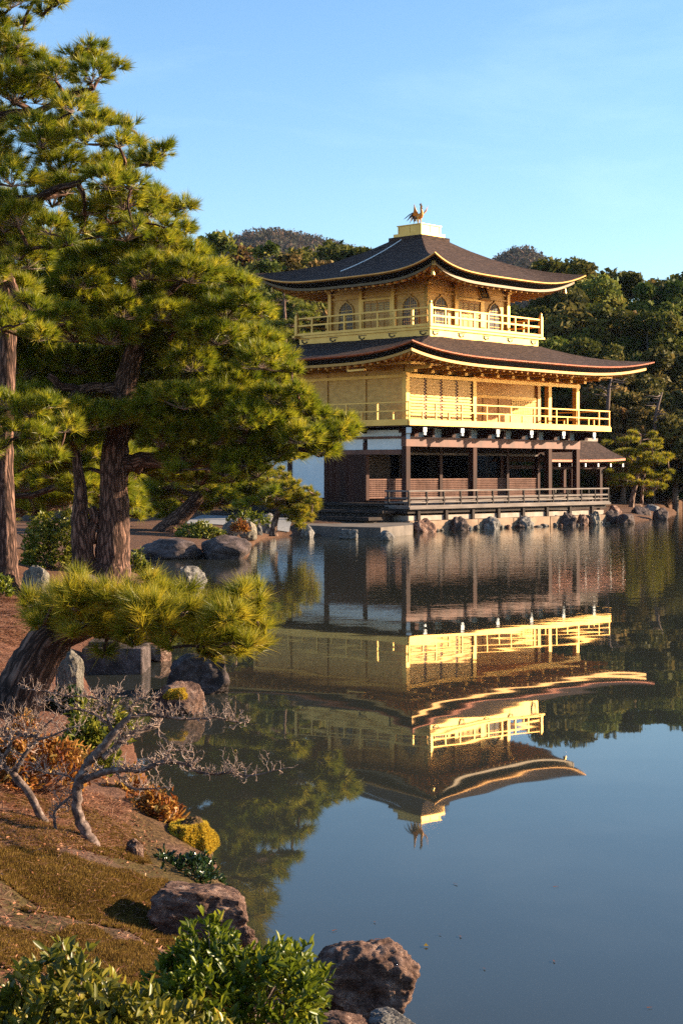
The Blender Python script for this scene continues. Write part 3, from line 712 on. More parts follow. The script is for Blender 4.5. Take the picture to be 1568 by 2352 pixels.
# phoenix -------------------------------------------------------------
ph = empty("phoenix_statue", pav(C3U, C3V, 13.10), AL - .25)
tag(ph, "gilded bronze phoenix with raised wings and plumed tail on the roof top", "statue")
def phx(x, y, z): return Vector((x, -y, z))    # y forward (towards the south)
f = MB()
f.tube([phx(0, -.20, .46), phx(0, -.12, .45), phx(0, 0, .42), phx(0, .10, .44), phx(0, .17, .50), phx(0, .20, .58), phx(0, .16, .68), phx(0, .13, .76), phx(0, .15, .83), phx(0, .20, .86)],
       [.03, .085, .125, .125, .10, .07, .05, .042, .05, .03], 10)
f.tube([phx(0, .19, .855), phx(0, .27, .83)], [.026, .006], 6)
part_o = f.build("body", M['gold_deep'], ph, True)
f = MB()
for dx, dz, r in ((0, .94, .035), (.03, .92, .03), (-.03, .92, .03), (0, .98, .03), (.0, .90, .028)):
    f.tube([phx(dx, .13 + abs(dx), dz - .05), phx(dx * 1.3, .12, dz), phx(dx * 1.5, .10, dz + .03)], [.012, r, .008], 6)
f.tube([phx(0, .20, .80), phx(0, .22, .75), phx(0, .21, .72)], [.01, .028, .01], 6)
f.build("crest", M['iron'], ph)
for sg in (-1, 1):
    f = MB(); f.tube([phx(sg * .06, .02, .38), phx(sg * .065, .03, .24), phx(sg * .065, .01, .12), phx(sg * .065, .02, .01)], [.045, .028, .018, .02], 7)
    for a in (-.6, 0, .6): f.tube([phx(sg * .065, .02, .012), phx(sg * .065 + .09 * sin(a), .02 + .10 * cos(a), .005)], [.014, .006], 5)
    f.build("leg", M['gold_bright'], ph)
    f = MB()
    for i in range(7):
        t = i / 6; a = .25 + t * 1.15
        tip = phx(sg * (.16 + .22 * (1 - t)), .16 - .40 * t, .92 - .38 * t + .04 * sin(t * 9)); root = phx(sg * .10, .10 - .22 * t, .47 - .02 * t)
        mid = (root + tip) / 2 + Vector((sg * .07, 0, .0))
        f.tube([root, mid, tip], [.025, .045, .006], 5, flat=.35)
    f.build("wing", M['gold_deep'], ph)
f = MB()
for i in range(9):
    t = (i - 4) / 4; l = 1 - .35 * (i % 3) / 2
    pts = [phx(t * .04, -.16, .46), phx(t * .12, -.30, .56 + .06 * l), phx(t * .20, -.46, .54 - .05 * (i % 3)), phx(t * .26, -.62 * l - .05, .42 - .08 * (i % 3)), phx(t * .28, -.74 * l - .06, .38 - .10 * (i % 3))]
    f.tube(pts, [.02, .032, .034, .026, .005], 5, flat=.4)
for i in range(5): f.tube([phx((i - 2) * .035, -.14, .42), phx((i - 2) * .05, -.26, .36), phx((i - 2) * .05, -.30 + .02 * i, .22)], [.02, .028, .006], 5, flat=.4)
f.build("tail_plumes", M['iron'], ph)
f = MB(); f.tube([(0, 0, -.01), (0, 0, .012)], [.14, .12], 10); f.build("perch", M['gold_bright'], ph)

# fishing pavilion at the west end ------------------------------------------
fp = empty("fishing_pavilion", pav(LU + .3, 1.5 * BAY, 0), AL)
tag(fp, "small open boat-landing shelter with dark shingled gable roof at the far end of the pavilion", "pavilion")
f = MB(); LX = 6.1; rw = 1.72
nu, nvv = 14, 8; g = []
for sgn in (-1, 1):
    rows = []
    for j in range(nvv + 1):
        t = j / nvv
        for i in range(nu + 1):
            s = i / nu; z = 3.84 - .93 * (t * 1.25 - .25 * t * t) + .10 * (s ** 4) * t; rows.append((-.2 + s * LX, sgn * rw * t, z))
    W = nu + 1
    top = [(x, y, z) for x, y, z in rows]; bot = [(x, y, z - .12) for x, y, z in rows]
    n = len(top); fs = []
    for j in range(nvv):
        for i in range(nu):
            a = j * W + i; qd = (a, a + 1, a + W + 1, a + W); fs.append(qd if sgn < 0 else qd[::-1]); fs.append(tuple(n + k for k in (qd[::-1] if sgn < 0 else qd)))
    for i in range(nu):
        a = nvv * W + i; fs.append((a, a + 1, n + a + 1, n + a))
    for j in range(nvv):
        a = j * W + nu; fs.append((a, a + W, n + a + W, n + a)); a = j * W; fs.append((a + W, a, n + a, n + a + W))
    f.add(top + bot, fs)
ro = f.build("shingle_roof", M['thatch'], fp)
f = MB()
for i in range(nu):
    s0, s1 = i / nu, (i + 1) / nu
    f.bar((-.2 + s0 * LX, -rw - .01, 2.82 + .10 * s0 ** 4), (-.2 + s1 * LX, -rw - .01, 2.82 + .10 * s1 ** 4), .06, .10)
f.build("roof_edge_strip", M['copper'], ro)
f = MB(); f.box(-.2, LX - .1, -.11, .11, 3.80, 3.95); f.build("ridge_cap", M['stone_pale'], ro)
for k in range(6):
    f = MB(); x = .4 + k * 1.05; f.box(x - .05, x + .05, -rw - .04, -rw + .7, 2.56, 2.70); o = f.build("rafter", M['wood'], fp)
    f = MB(); f.box(x - .052, x + .052, -rw - .075, -rw - .042, 2.55, 2.71); f.build("white_end_cap", M['white_cap'], o)
for x in (2.4, 4.75):
    for y in (-1.05, 1.05):
        f = MB(); f.box(x - .1, x + .1, y - .1, y + .1, -.4, 2.72); f.build("pillar", M['wood'], fp)
f = MB(); f.box(.2, 5.2, -1.13, -.97, 2.45, 2.62); f.box(.2, 5.2, .97, 1.13, 2.45, 2.62); f.box(4.65, 4.85, -.96, .96, 2.46, 2.60); f.build("tie_beam", M['wood'], fp)
f = MB(); f.box(.8, 5.1, -1.2, 1.2, .82, .93); f.build("deck", M['wood_grey'], fp)
f = MB()
for z in (1.5, 1.22): f.box(2.5, 4.9, .98, 1.03, z, z + .06); f.box(4.7, 4.76, -.9, .9, z, z + .06)
for x in (3.2, 4.0): f.box(x, x + .06, .985, 1.025, .94, 1.5)
f.build("railing", M['wood_grey'], fp)
f = MB(); f.bar((5.1, -.8, .1), (4.75, -1.0, 2.4), .09, .09); f.build("leaning_prop", M['wood_grey'], fp)

# low stone terrace beside the steps
tp = [onlevel(680, 1205, .36), onlevel(760, 1209, .36), onlevel(874, 1211.5, .36), onlevel(948, 1205.5, .36), onlevel(946, 1197, .36), onlevel(880, 1194.5, .36), onlevel(740, 1190, .36), onlevel(680, 1190, .36)]
f = MB(); f.prism([(p.x, p.y) for p in tp], -.5, .36)
o = f.build("stone_terrace", M['stone_grey']); tag(o, "low grey stone landing terrace below the pavilion steps at the water's edge", "terrace")
# ------------------------------------------------------------------ terrain, pond
PAVF = [pav(-.95, -1.0), pav(LU * .5, -1.0), pav(LU + .95, -1.0), pav(LU + 1.1, .2)]
def L0(px, py): p = onlevel(px, py); return (p.x, p.y)
POND = [(0.10, 3.2), (-.02, 5.2)] + [L0(*p) for p in ((725, 2400), (610, 2200), (548, 2100), (500, 2010), (478, 1935), (370, 1850), (318, 1760), (300, 1690), (220, 1605), (190, 1552), (320, 1508), (392, 1482), (400, 1420),
        (335, 1340), (296, 1300), (315, 1283), (470, 1281), (572, 1278), (582, 1252), (600, 1238), (640, 1232), (700, 1230))]
POND += [(tp[2].x - .2, tp[2].y + .6)] + [(p.x, p.y) for p in PAVF]
POND += [L0(*p) for p in ((1420, 1200), (1450, 1197), (1497, 1194), (1537, 1189), (1550, 1181), (1540, 1172), (1620, 1168), (1800, 1166))] + [(70, 104), (90, 60), (60, 1.0), (2.5, 1.2)]
POND = np.array(POND)

def _hash(ix, iy):
    n = (ix * 374761393 + iy * 668265263) & 0xffffffff
    n = ((n ^ (n >> 13)) * 1274126177) & 0xffffffff
    return ((n ^ (n >> 16)) & 0xffff) / 65535.0
def vnoise(x, y):
    x = np.asarray(x, dtype=np.float64); y = np.asarray(y, dtype=np.float64)
    ix = np.floor(x).astype(np.int64); iy = np.floor(y).astype(np.int64); fx = x - ix; fy = y - iy
    fx = fx * fx * (3 - 2 * fx); fy = fy * fy * (3 - 2 * fy)
    a = _hash(ix, iy); b = _hash(ix + 1, iy); c = _hash(ix, iy + 1); d = _hash(ix + 1, iy + 1)
    return (a + (b - a) * fx + (c - a) * fy + (a - b - c + d) * fx * fy) * 2 - 1
def fbm(x, y, o=4):
    s = 0; a = 1.0
    for i in range(o): s = s + a * vnoise(x * 2 ** i + 17.3 * i, y * 2 ** i - 9.1 * i); a *= .5
    return s
def shore_distance(X, Y):
    X = np.asarray(X, float); Y = np.asarray(Y, float); sh = X.shape; x = X.ravel(); y = Y.ravel()
    best = np.full(x.shape, 1e9); ins = np.zeros(x.shape, bool)
    for i in range(len(POND)):
        ax, ay = POND[i]; bx, by = POND[(i + 1) % len(POND)]
        dx, dy = bx - ax, by - ay; t = np.clip(((x - ax) * dx + (y - ay) * dy) / (dx * dx + dy * dy), 0, 1)
        best = np.minimum(best, (x - ax - t * dx) ** 2 + (y - ay - t * dy) ** 2)
        c = (ay > y) != (by > y); xi = ax + (y - ay) / (dy if abs(dy) > 1e-9 else 1e-9) * dx
        ins ^= c & (x < xi)
    d = np.sqrt(best); return np.where(ins, -d, d).reshape(sh)
def ground(X, Y):
    X = np.asarray(X, float); Y = np.asarray(Y, float)
    d = shore_distance(X, Y)
    near = np.clip((45 - Y) / 10, 0, 1)
    dl = np.maximum(d, 0)
    hn = .04 + .58 * (1 - np.exp(-dl / 1.15)) + .055 * np.minimum(dl, 9) + .075 * fbm(X * .9, Y * .9, 3) * np.minimum(dl * 2, 1) + .03 * fbm(X * 2.7, Y * 2.7, 2) * np.minimum(dl * 2, 1) + .012 * fbm(X * 5, Y * 5, 3) * np.minimum(dl * 3, 1)
    hf = .05 + .42 * (1 - np.exp(-dl / 1.6)) + .03 * fbm(X * .3, Y * .3, 2)
    hill = np.maximum(Y - 88, 0); hill = .135 * hill * np.clip((330 - Y) / 120, .55, 1) * np.clip(hill / 12, 0, 1)
    hf = hf + hill
    h = hn * near + hf * (1 - near)
    bed = -np.minimum(.10 - .45 * d, .85) + .04 * fbm(X * 1.3, Y * 1.3, 2)
    return np.where(d > 0, h, bed)
def ground1(x, y): return float(ground(np.array([x]), np.array([y]))[0])
def hits(px, py):
    px = np.asarray(px, float); py = np.asarray(py, float)
    D = np.linspace(3.0, 100, 2500)[None, :] if len(px) < 60 else None
    if D is not None:
        X = (px[:, None] - 784) / FPX * D; Z = CZ - (py[:, None] - HY) / FPX * D
        G = ground(X, np.broadcast_to(D, X.shape)); G = np.maximum(G, 0)
        k = np.argmax(Z <= G, axis=1); d = D[0, k]
    else:
        d = (CZ - .6) * FPX / (py - HY)
        for _ in range(25):
            g = np.maximum(ground((px - 784) / FPX * d, d), 0); d = d * .5 + .5 * (CZ - g) * FPX / (py - HY)
    x = (px - 784) / FPX * d
    return np.stack([x, d, np.maximum(ground(x, d), 0)], axis=1)
def hit(px, py): return Vector(hits([px], [py])[0])

# ground sheet: fine near the camera, wide far away
rows = np.concatenate([np.linspace(-6, 3.2, 8), np.linspace(3.5, 13, 150), np.geomspace(13.1, 60, 120), np.geomspace(60.5, 130, 60), np.geomspace(133, 1500, 28)])
u = np.linspace(-1, 1, 330); t = np.sign(u + .12) * np.abs(u + .12) ** 1.7; t = t / np.abs(t).max()
R, T = np.meshgrid(rows, t, indexing='ij')
GX = (T - .0) * (7 + 1.0 * np.maximum(R, 0)); GX = GX - .07 * np.maximum(R, 0) - .8
GZ = ground(GX, R)
nr, nc = GX.shape
idx = np.arange(nr * nc).reshape(nr, nc)
F = np.stack([idx[:-1, :-1], idx[:-1, 1:], idx[1:, 1:], idx[1:, :-1]], axis=-1).reshape(-1, 4)
m, nt, out = new_mat("garden_ground")
co = coords(nt, "World"); p = N(nt, "BsdfPrincipled"); p.inputs['Roughness'].default_value = .92; p.inputs['Specular IOR Level'].default_value = .15
n1 = noise_tex(nt, co, 1.1, 5, .6); n2 = noise_tex(nt, co, 38, 6, .75)
soil = ramp(nt, n2, [(.30, (.03, .015, .011)), (.5, (.10, .055, .038)), (.66, (.24, .145, .10)), (.76, (.42, .30, .22))])
mossc = ramp(nt, n2, [(.32, (.025, .017, .007)), (.52, (.075, .05, .015)), (.70, (.17, .115, .032))])
mx = N(nt, "Mix"); mx.data_type = 'RGBA'
nt.links.new(ramp(nt, n1, [(.44, (0, 0, 0)), (.56, (1, 1, 1))]), mx.inputs[0]); nt.links.new(soil, mx.inputs[6]); nt.links.new(mossc, mx.inputs[7])
red = ramp(nt, n2, [(.3, (.03, .011, .007)), (.5, (.12, .05, .029)), (.7, (.30, .14, .085))])
sep = N(nt, "SeparateXYZ"); nt.links.new(co, sep.inputs[0])
mr = N(nt, "MapRange"); mr.inputs['From Min'].default_value = 8.5; mr.inputs['From Max'].default_value = 11.5; nt.links.new(sep.outputs['Y'], mr.inputs[0])
mx2 = N(nt, "Mix"); mx2.data_type = 'RGBA'; nt.links.new(mr.outputs[0], mx2.inputs[0]); nt.links.new(mx.outputs[2], mx2.inputs[6]); nt.links.new(red, mx2.inputs[7])
far_ = ramp(nt, n2, [(.3, (.035, .018, .011)), (.5, (.11, .055, .032)), (.7, (.22, .12, .07))])
mr3 = N(nt, "MapRange"); mr3.inputs['From Min'].default_value = 22; mr3.inputs['From Max'].default_value = 34; nt.links.new(sep.outputs['Y'], mr3.inputs[0])
mx3 = N(nt, "Mix"); mx3.data_type = 'RGBA'; nt.links.new(mr3.outputs[0], mx3.inputs[0]); nt.links.new(mx2.outputs[2], mx3.inputs[6]); nt.links.new(far_, mx3.inputs[7])
nt.links.new(mx3.outputs[2], p.inputs['Base Color'])
nt.links.new(bump(nt, n2, .9, .03, bump(nt, noise_tex(nt, co, 9, 4), .6, .06)), p.inputs['Normal']); nt.links.new(p.outputs[0], out.inputs[0])
M['ground'] = m
o = np_mesh("ground", np.stack([GX, R, GZ], axis=-1).reshape(-1, 3), F, m, smooth=True); tag(o, kind="structure")

# gravel court beyond the far bank
gx, gy = np.meshgrid(np.linspace(-5.8, -1.9, 24), np.linspace(58.5, 69, 24), indexing='ij')
gz = ground(gx, gy) + .035; k = np.arange(24 * 24).reshape(24, 24)
M['gravel'] = surf("pale_gravel", [(.3, (.17, .165, .16)), (.7, (.28, .27, .26))], 9, rough=.9, bstr=.4, bdist=.02, detail=8)
o = np_mesh("gravel_path", np.stack([gx, gy, gz], -1).reshape(-1, 3), np.stack([k[:-1, :-1], k[1:, :-1], k[1:, 1:], k[:-1, 1:]], -1).reshape(-1, 4), M['gravel']); tag(o, kind="structure")

# water: mirror by Fresnel over murky green water one can see a little way into
m, nt, out = new_mat("pond_water")
co = coords(nt, "World")
c1 = coords(nt, "World", (.55, 1.0, 1)); c2 = coords(nt, "World", (1.0, 1.6, 1))
sep = N(nt, "SeparateXYZ"); nt.links.new(co, sep.inputs[0])
far = N(nt, "MapRange"); far.inputs['From Min'].default_value = 24; far.inputs['From Max'].default_value = 46; nt.links.new(sep.outputs['Y'], far.inputs[0])
rip = N(nt, "Math", operation='MULTIPLY'); nt.links.new(noise_tex(nt, c2, 3.2, 3, .5), rip.inputs[0]); nt.links.new(far.outputs[0], rip.inputs[1])
b1 = bump(nt, noise_tex(nt, c1, .55, 2, .45), .042, .10)
b2 = bump(nt, rip.outputs[0], .10, .05, b1)
gl = N(nt, "BsdfGlossy"); gl.inputs['Roughness'].default_value = .015; gl.inputs['Color'].default_value = (.96, .96, .94, 1)
df = N(nt, "BsdfDiffuse"); df.inputs['Color'].default_value = (.052, .056, .046, 1)
tr = N(nt, "BsdfTransparent"); tr.inputs['Color'].default_value = (.45, .50, .34, 1)
fr = N(nt, "Fresnel"); fr.inputs['IOR'].default_value = 1.34
for n_ in (gl, fr): nt.links.new(b2, n_.inputs['Normal'])
m1 = N(nt, "MixShader"); m1.inputs[0].default_value = .52; nt.links.new(df.outputs[0], m1.inputs[1]); nt.links.new(tr.outputs[0], m1.inputs[2])
m2 = N(nt, "MixShader"); nt.links.new(fr.outputs[0], m2.inputs[0]); nt.links.new(m1.outputs[0], m2.inputs[1]); nt.links.new(gl.outputs[0], m2.inputs[2])
nt.links.new(m2.outputs[0], out.inputs[0]); M['water'] = m
f = MB(); f.add([(-40, -8, 0), (95, -8, 0), (95, 112, 0), (-40, 112, 0)], [(0, 1, 2, 3)]); o = f.build("pond_water", m); tag(o, kind="structure")

# ------------------------------------------------------------------ rocks
def rock_mat(name, stops, sc=5):
    m, nt, out = new_mat(name); co = coords(nt, "Generated"); p = N(nt, "BsdfPrincipled"); p.inputs['Roughness'].default_value = .85; p.inputs['Specular IOR Level'].default_value = .25
    oi = N(nt, "ObjectInfo"); ad = N(nt, "VectorMath", operation='ADD'); sc_ = N(nt, "VectorMath", operation='SCALE'); sc_.inputs['Scale'].default_value = 9
    cb = N(nt, "CombineXYZ")
    for i in range(3): nt.links.new(oi.outputs['Random'], cb.inputs[i])
    nt.links.new(cb.outputs[0], sc_.inputs[0]); nt.links.new(co, ad.inputs[0]); nt.links.new(sc_.outputs[0], ad.inputs[1])
    h = noise_tex(nt, ad.outputs[0], sc, 9, .68); h2 = noise_tex(nt, ad.outputs[0], sc * 7, 6, .7)
    mm = N(nt, "Math", operation='MULTIPLY_ADD'); mm.inputs[1].default_value = .35; nt.links.new(h2, mm.inputs[0]); nt.links.new(h, mm.inputs[2])
    nt.links.new(ramp(nt, mm.outputs[0], stops), p.inputs['Base Color'])
    nt.links.new(bump(nt, h2, .8, .035, bump(nt, h, .9, .10)), p.inputs['Normal']); nt.links.new(p.outputs[0], out.inputs[0]); return m
M['rock_grey'] = rock_mat("grey_rock", [(.45, (.045, .042, .042)), (.62, (.15, .135, .125)), (.76, (.30, .27, .245)), (.9, (.46, .43, .40))])
M['rock_brown'] = rock_mat("brown_rock", [(.45, (.03, .014, .010)), (.6, (.11, .055, .038)), (.74, (.28, .16, .115)), (.9, (.54, .38, .30))])
M['rock_dark'] = rock_mat("dark_rock", [(.45, (.022, .016, .015)), (.65, (.07, .048, .042)), (.82, (.18, .13, .12))])
M['rock_pale'] = rock_mat("pale_rock", [(.45, (.05, .042, .034)), (.62, (.19, .16, .125)), (.85, (.38, .33, .27))])
M['rock_moss'] = rock_mat("mossy_rock", [(.45, (.035, .022, .016)), (.62, (.12, .07, .045)), (.76, (.24, .13, .035)), (.92, (.36, .24, .08))])
import bmesh
def rock(px0, px1, ytop, ybase, D, mat, label, seed, depth=.9, shape="lump", sink=.12, name="rock", group=None, z0=0.0, cat="rock"):
    """a boulder with its own faceted, weathered shape; D is how far it lies"""
    r = random.Random(seed); bm = bmesh.new(); bmesh.ops.create_icosphere(bm, subdivisions=6 if D < 12 else (5 if D < 40 else 4), radius=1.0)
    W = (px1 - px0) / FPX * D; H = (ybase - ytop) / FPX * D
    pl = []
    J = 2.1 if shape == "jag" else 1.0
    for i in range(11 if shape == "lump" else 6):
        n = Vector((r.gauss(0, 1), r.gauss(0, 1), r.gauss(0, .7))).normalized(); pl.append((n, r.uniform(.62, .92)))
    if shape == "block": pl = [(Vector(v).normalized(), d) for v, d in (((1, .1, .1), .66), ((-1, .2, .15), .66), ((.1, -1, .1), .66), ((0, 1, .1), .7), ((.1, .08, 1), .62))] + pl[:2]
    off = Vector((r.uniform(-50, 50), r.uniform(-50, 50), r.uniform(-50, 50)))
    for v in bm.verts:
        p = v.co.copy()
        for n, d in pl:
            k = p.dot(n) - d
            if k > 0: p -= n * (k * .92)
        q = p * 1.7 + off
        p *= 1 + J * .11 * mnoise.fractal(q, .8, 2.0, 6) - J * .06 * (1 - abs(mnoise.noise(Vector((q.x * 2.4, q.y * 2.4, q.z * 1.2))))) ** 4 + .05 * abs(mnoise.noise(q * 4.1)) + .016 * mnoise.noise(q * 9)
        v.co = p
    xs = [v.co.x for v in bm.verts]; zs = [v.co.z for v in bm.verts]; ys = [v.co.y for v in bm.verts]
    sx = W / (max(xs) - min(xs)); sz = (H * (1 + sink * 2)) / (max(zs) - min(zs)); sy = W * depth / (max(ys) - min(ys))
    mx_, mz_, my_ = (max(xs) + min(xs)) / 2, max(zs), (max(ys) + min(ys)) / 2
    for v in bm.verts: v.co = Vector(((v.co.x - mx_) * sx, (v.co.y - my_) * sy, (v.co.z - mz_) * sz + H))
    me = bpy.data.meshes.new(name); bm.to_mesh(me); bm.free(); me.polygons.foreach_set("use_smooth", [True] * len(me.polygons)); me.materials.append(M[mat])
    o = bpy.data.objects.new(name, me); COL.objects.link(o)
    c = at((px0 + px1) / 2, ybase, D); o.location = (c.x, c.y + W * depth * .3, c.z)
    tag(o, label, cat, group); return o
def wl(y): return CZ * FPX / (y - HY)     # distance of the water line at a row
rock(696, 966, 2174, 2340, 6.75, 'rock_brown', "big rough pink-brown boulder in the water at the bottom edge, nearest of the pond rocks", 3, .95, z0=0)
rock(335, 572, 2045, 2158, 7.5, 'rock_brown', "broad flat-topped pinkish boulder above the green foreground shrub", 8, .8, 'block')
rock(845, 955, 2330, 2372, 6.25, 'rock_grey', "small grey-green stone peeping up below the big brown boulder", 12, .9)
rock(690, 850, 2340, 2385, 6.15, 'rock_brown', "low reddish stone lying at the bottom edge left of the grey-green stone", 15, .8)
rock(540, 585, 2130, 2175, 7.35, 'rock_brown', "small pinkish stone tucked under the right end of the flat-topped boulder", 17)
rock(370, 482, 1882, 1962, 9.6, 'rock_moss', "rounded rock under bright yellow moss beside the orange-leaved shrub", 21, .9, sink=.2)
mossrock = (426, 1920, 9.6)
rock(285, 330, 1928, 1990, 8.75, 'rock_brown', "small upright brownish stone right of the bare tree's foot", 22)
rock(346, 470, 1568, 1645, wl(1642), 'rock_brown', "squat orange-mossed rock in the water in front of the tall dark stone", 27, .8)
rock(380, 528, 1500, 1596, wl(1594), 'rock_dark', "tall dark purple-brown square stone standing in the water", 30, .8, "block")
rock(328, 392, 1478, 1522, wl(1520), 'rock_brown', "brown rough stone behind the squared stone block", 33)
rock(126, 192, 1492, 1600, hit(160, 1600).y + .3, 'rock_pale', "pale rough stone at the foot of the leaning pine's trunk", 36, .8)
rock(396, 474, 1300, 1362, wl(1362), 'rock_grey', "pointed grey rock in the water right of the big pine trunk", 41, .9)
rock(45, 116, 1298, 1372, hit(80, 1372).y, 'rock_pale', "pale lichened angular stone standing between the two pine trunks", 44, .8)
rock(140, 222, 1318, 1350, hit(180, 1350).y + .2, 'rock_dark', "low dark stone left of the foot of the big pine", 47)
rock(312, 468, 1236, 1283, wl(1284), 'rock_dark', "long dark low boulder at the far bank, left one of the pair", 52, .8)
rock(458, 577, 1228, 1283, wl(1284), 'rock_dark', "big dark boulder with lit right edge at the far bank, right of the pair", 55, .8)
rock(508, 552, 1193, 1232, 50, 'rock_grey', "grey rock behind the pair of dark boulders, left of the red plant", 61)
rock(548, 590, 1198, 1236, 52, 'rock_pale', "pale rock at the far bank just right of the small red plant", 62)
rock(585, 603, 1202, 1232, 56, 'rock_grey', "narrow grey stone between the pale rock and the blue-grey rock", 65)
rock(586, 636, 1178, 1233, wl(1234), 'rock_grey', "tall blue-grey rock at the far bank left of the yellow-green pine", 67, .8, 'jag')
rock(690, 722, 1205, 1236, wl(1236), 'rock_grey', "small rock in the water under the yellow-green pine", 71)
rock(777, 822, 1215, 1238, wl(1238), 'rock_grey', "small dark stone alone in the water in front of the terrace", 73, .8, "block")
rock(866, 906, 1218, 1243, wl(1242), 'rock_grey', "rugged grey stone at the front corner of the terrace", 76)
FR = [(938, 1004, 1190, 1236, 'rock_brown', "tall reddish jagged rock under the near corner of the deck"), (1022, 1082, 1186, 1234, 'rock_dark', "dark grooved rock, second along the pavilion wall"),
      (1104, 1152, 1186, 1226, 'rock_grey', "spiky grey rock, third along the pavilion wall from the near corner"), (1186, 1228, 1184, 1222, 'rock_grey', "twin-peaked grey rock, fourth along the pavilion wall from the near corner"),
      (1282, 1326, 1175, 1219, 'rock_dark', "dark streaked rock, fifth along the pavilion wall from the near corner"), (1322, 1352, 1180, 1215, 'rock_brown', "brown rough rock between the streaked rock and the pale square stone"),
      (1350, 1380, 1172, 1213, 'rock_pale', "pale square stone at the far end of the pavilion's stone wall")]
for i, (a, b, y0, y1, mt, lb) in enumerate(FR):
    lo, hi = -3.0, 16.0
    for _ in range(40):
        mid = (lo + hi) / 2; p = pav(mid, -1.35)
        if 784 + FPX * p.x / p.y < (a + b) / 2: lo = mid
        else: hi = mid
    rock(a, b, y0, y1, pav(lo, -1.4).y, mt, lb, 80 + i, .7, 'jag')
q_ = random.Random(8)
for i in range(26):
    u_ = -0.6 + i * .52 + q_.uniform(-.2, .2); p_ = pav(u_, -1.12 - q_.uniform(0, .18)); cx_ = 784 + FPX * p_.x / p_.y; w_ = q_.uniform(5, 12); yb = HY + CZ * FPX / p_.y
    rock(cx_ - w_, cx_ + w_, yb - q_.uniform(4, 11), yb + 1, p_.y, q_.choice(['rock_brown', 'rock_grey', 'rock_dark', 'rock_pale']), "small stone at the water line along the foot of the pavilion's stone wall", 300 + i, .8, group="small stones along the foot of the pavilion wall", name="small_stone", cat="stone")
rock(1384, 1428, 1170, 1212, 72.0, 'rock_dark', "dark mottled rock just past the far end of the deck", 91)
rock(1414, 1460, 1180, 1207, 71.5, 'rock_dark', "low dark rounded rock right of the mottled one by the waterside pine", 92)
rock(1396, 1430, 1160, 1192, 75.0, 'rock_brown', "brown rock behind the deck's far corner", 93)
rock(1452, 1498, 1163, 1196, 79, 'rock_dark', "dark dome-shaped rock under the waterside pine", 94)
rock(1476, 1516, 1158, 1180, 84, 'rock_grey', "pale grey rock half hidden behind the dome-shaped rock", 95)
rock(1498, 1536, 1166, 1199, 77.5, 'rock_dark', "pointed dark rock at the right tip of the small headland", 96)
# squared block in the inlet
D0 = wl(1549); f = MB(); x0, x1 = [(q - 784) / FPX * D0 for q in (188, 328)]
f.box(x0, x1, D0, D0 + .8, -.4, .30); f.box(x0 + .05, x1 - .28, D0 + .15, D0 + .7, .302, .36)
o = f.build("stone_block", M['rock_dark']); bv = o.modifiers.new("bevel", 'BEVEL'); bv.width = .02; bv.segments = 2
tag(o, "squared dark stone block lying in the water behind the leaning pine", "stone block")
# stones under the surface
for i, (a, b, y0, y1, D) in enumerate(((1055, 1240, 2160, 2230, 7.6), (1380, 1640, 2245, 2300, 7.0), (1470, 1640, 2060, 2130, 8.4))):
    W = (b - a) / FPX * D; c = onlevel((a + b) / 2, (y0 + y1) / 2)
    f = MB(); poly = [(c.x + W * .5 * cos(k * 2 * pi / 12 + .3) * (1 + .15 * sin(k * 2.3 + i)), c.y + W * .62 * sin(k * 2 * pi / 12) * (1 + .12 * cos(k * 1.7))) for k in range(12)]
    f.prism(poly, -.8, -.07 - .02 * i); o = f.build("sunken_stone", M['rock_pale']); bv = o.modifiers.new("bevel", 'BEVEL'); bv.width = .05; bv.segments = 3
    tag(o, ["sunken flat stone dimly seen under the water nearest the big brown boulder", "sunken flat stone dimly seen in the bottom right corner of the pond", "sunken flat stone dimly seen at the right edge, higher than the corner one"][i], "stone")
# ------------------------------------------------------------------ pines
def in_poly(px, py, poly):
    ins = False; n = len(poly)
    for i in range(n):
        ax, ay = poly[i]; bx, by = poly[(i + 1) % n]
        if (ay > py) != (by > py) and px < ax + (py - ay) / (by - ay) * (bx - ax): ins = not ins
    return ins
def edge_dist(px, py, poly):
    b = 1e9
    for i in range(len(poly)):
        ax, ay = poly[i]; bx, by = poly[(i + 1) % len(poly)]; dx, dy = bx - ax, by - ay
        t = max(0, min(1, ((px - ax) * dx + (py - ay) * dy) / (dx * dx + dy * dy))); b = min(b, math.hypot(px - ax - t * dx, py - ay - t * dy))
    return b
def shelves(poly, dx, dy, r, D, dD, seed, skip=None, rmin=.35, tilt=.0):
    """layers of foliage pads filling an outline measured on the photograph, spread through the tree's depth"""
    q = random.Random(seed); out = []
    ys = [p[1] for p in poly]; xs = [p[0] for p in poly]; y = min(ys) + dy * .4; row = 0
    while y < max(ys):
        x = min(xs) + q.uniform(0, dx)
        while x < max(xs):
            px = x + q.uniform(-.3, .3) * dx; py = y + q.uniform(-.35, .35) * dy + tilt * (px - xs[0])
            if in_poly(px, py, poly):
                e = edge_dist(px, py, poly); rr = min(r * q.uniform(.75, 1.2), max(e * 1.15, r * rmin))
                d = D + q.uniform(-dD, dD)
                if skip: d = skip(px, py, rr, d)
                if d: out.append((px, py, d, rr))
            x += dx * q.uniform(.8, 1.2)
        y += dy; row += 1
    return out

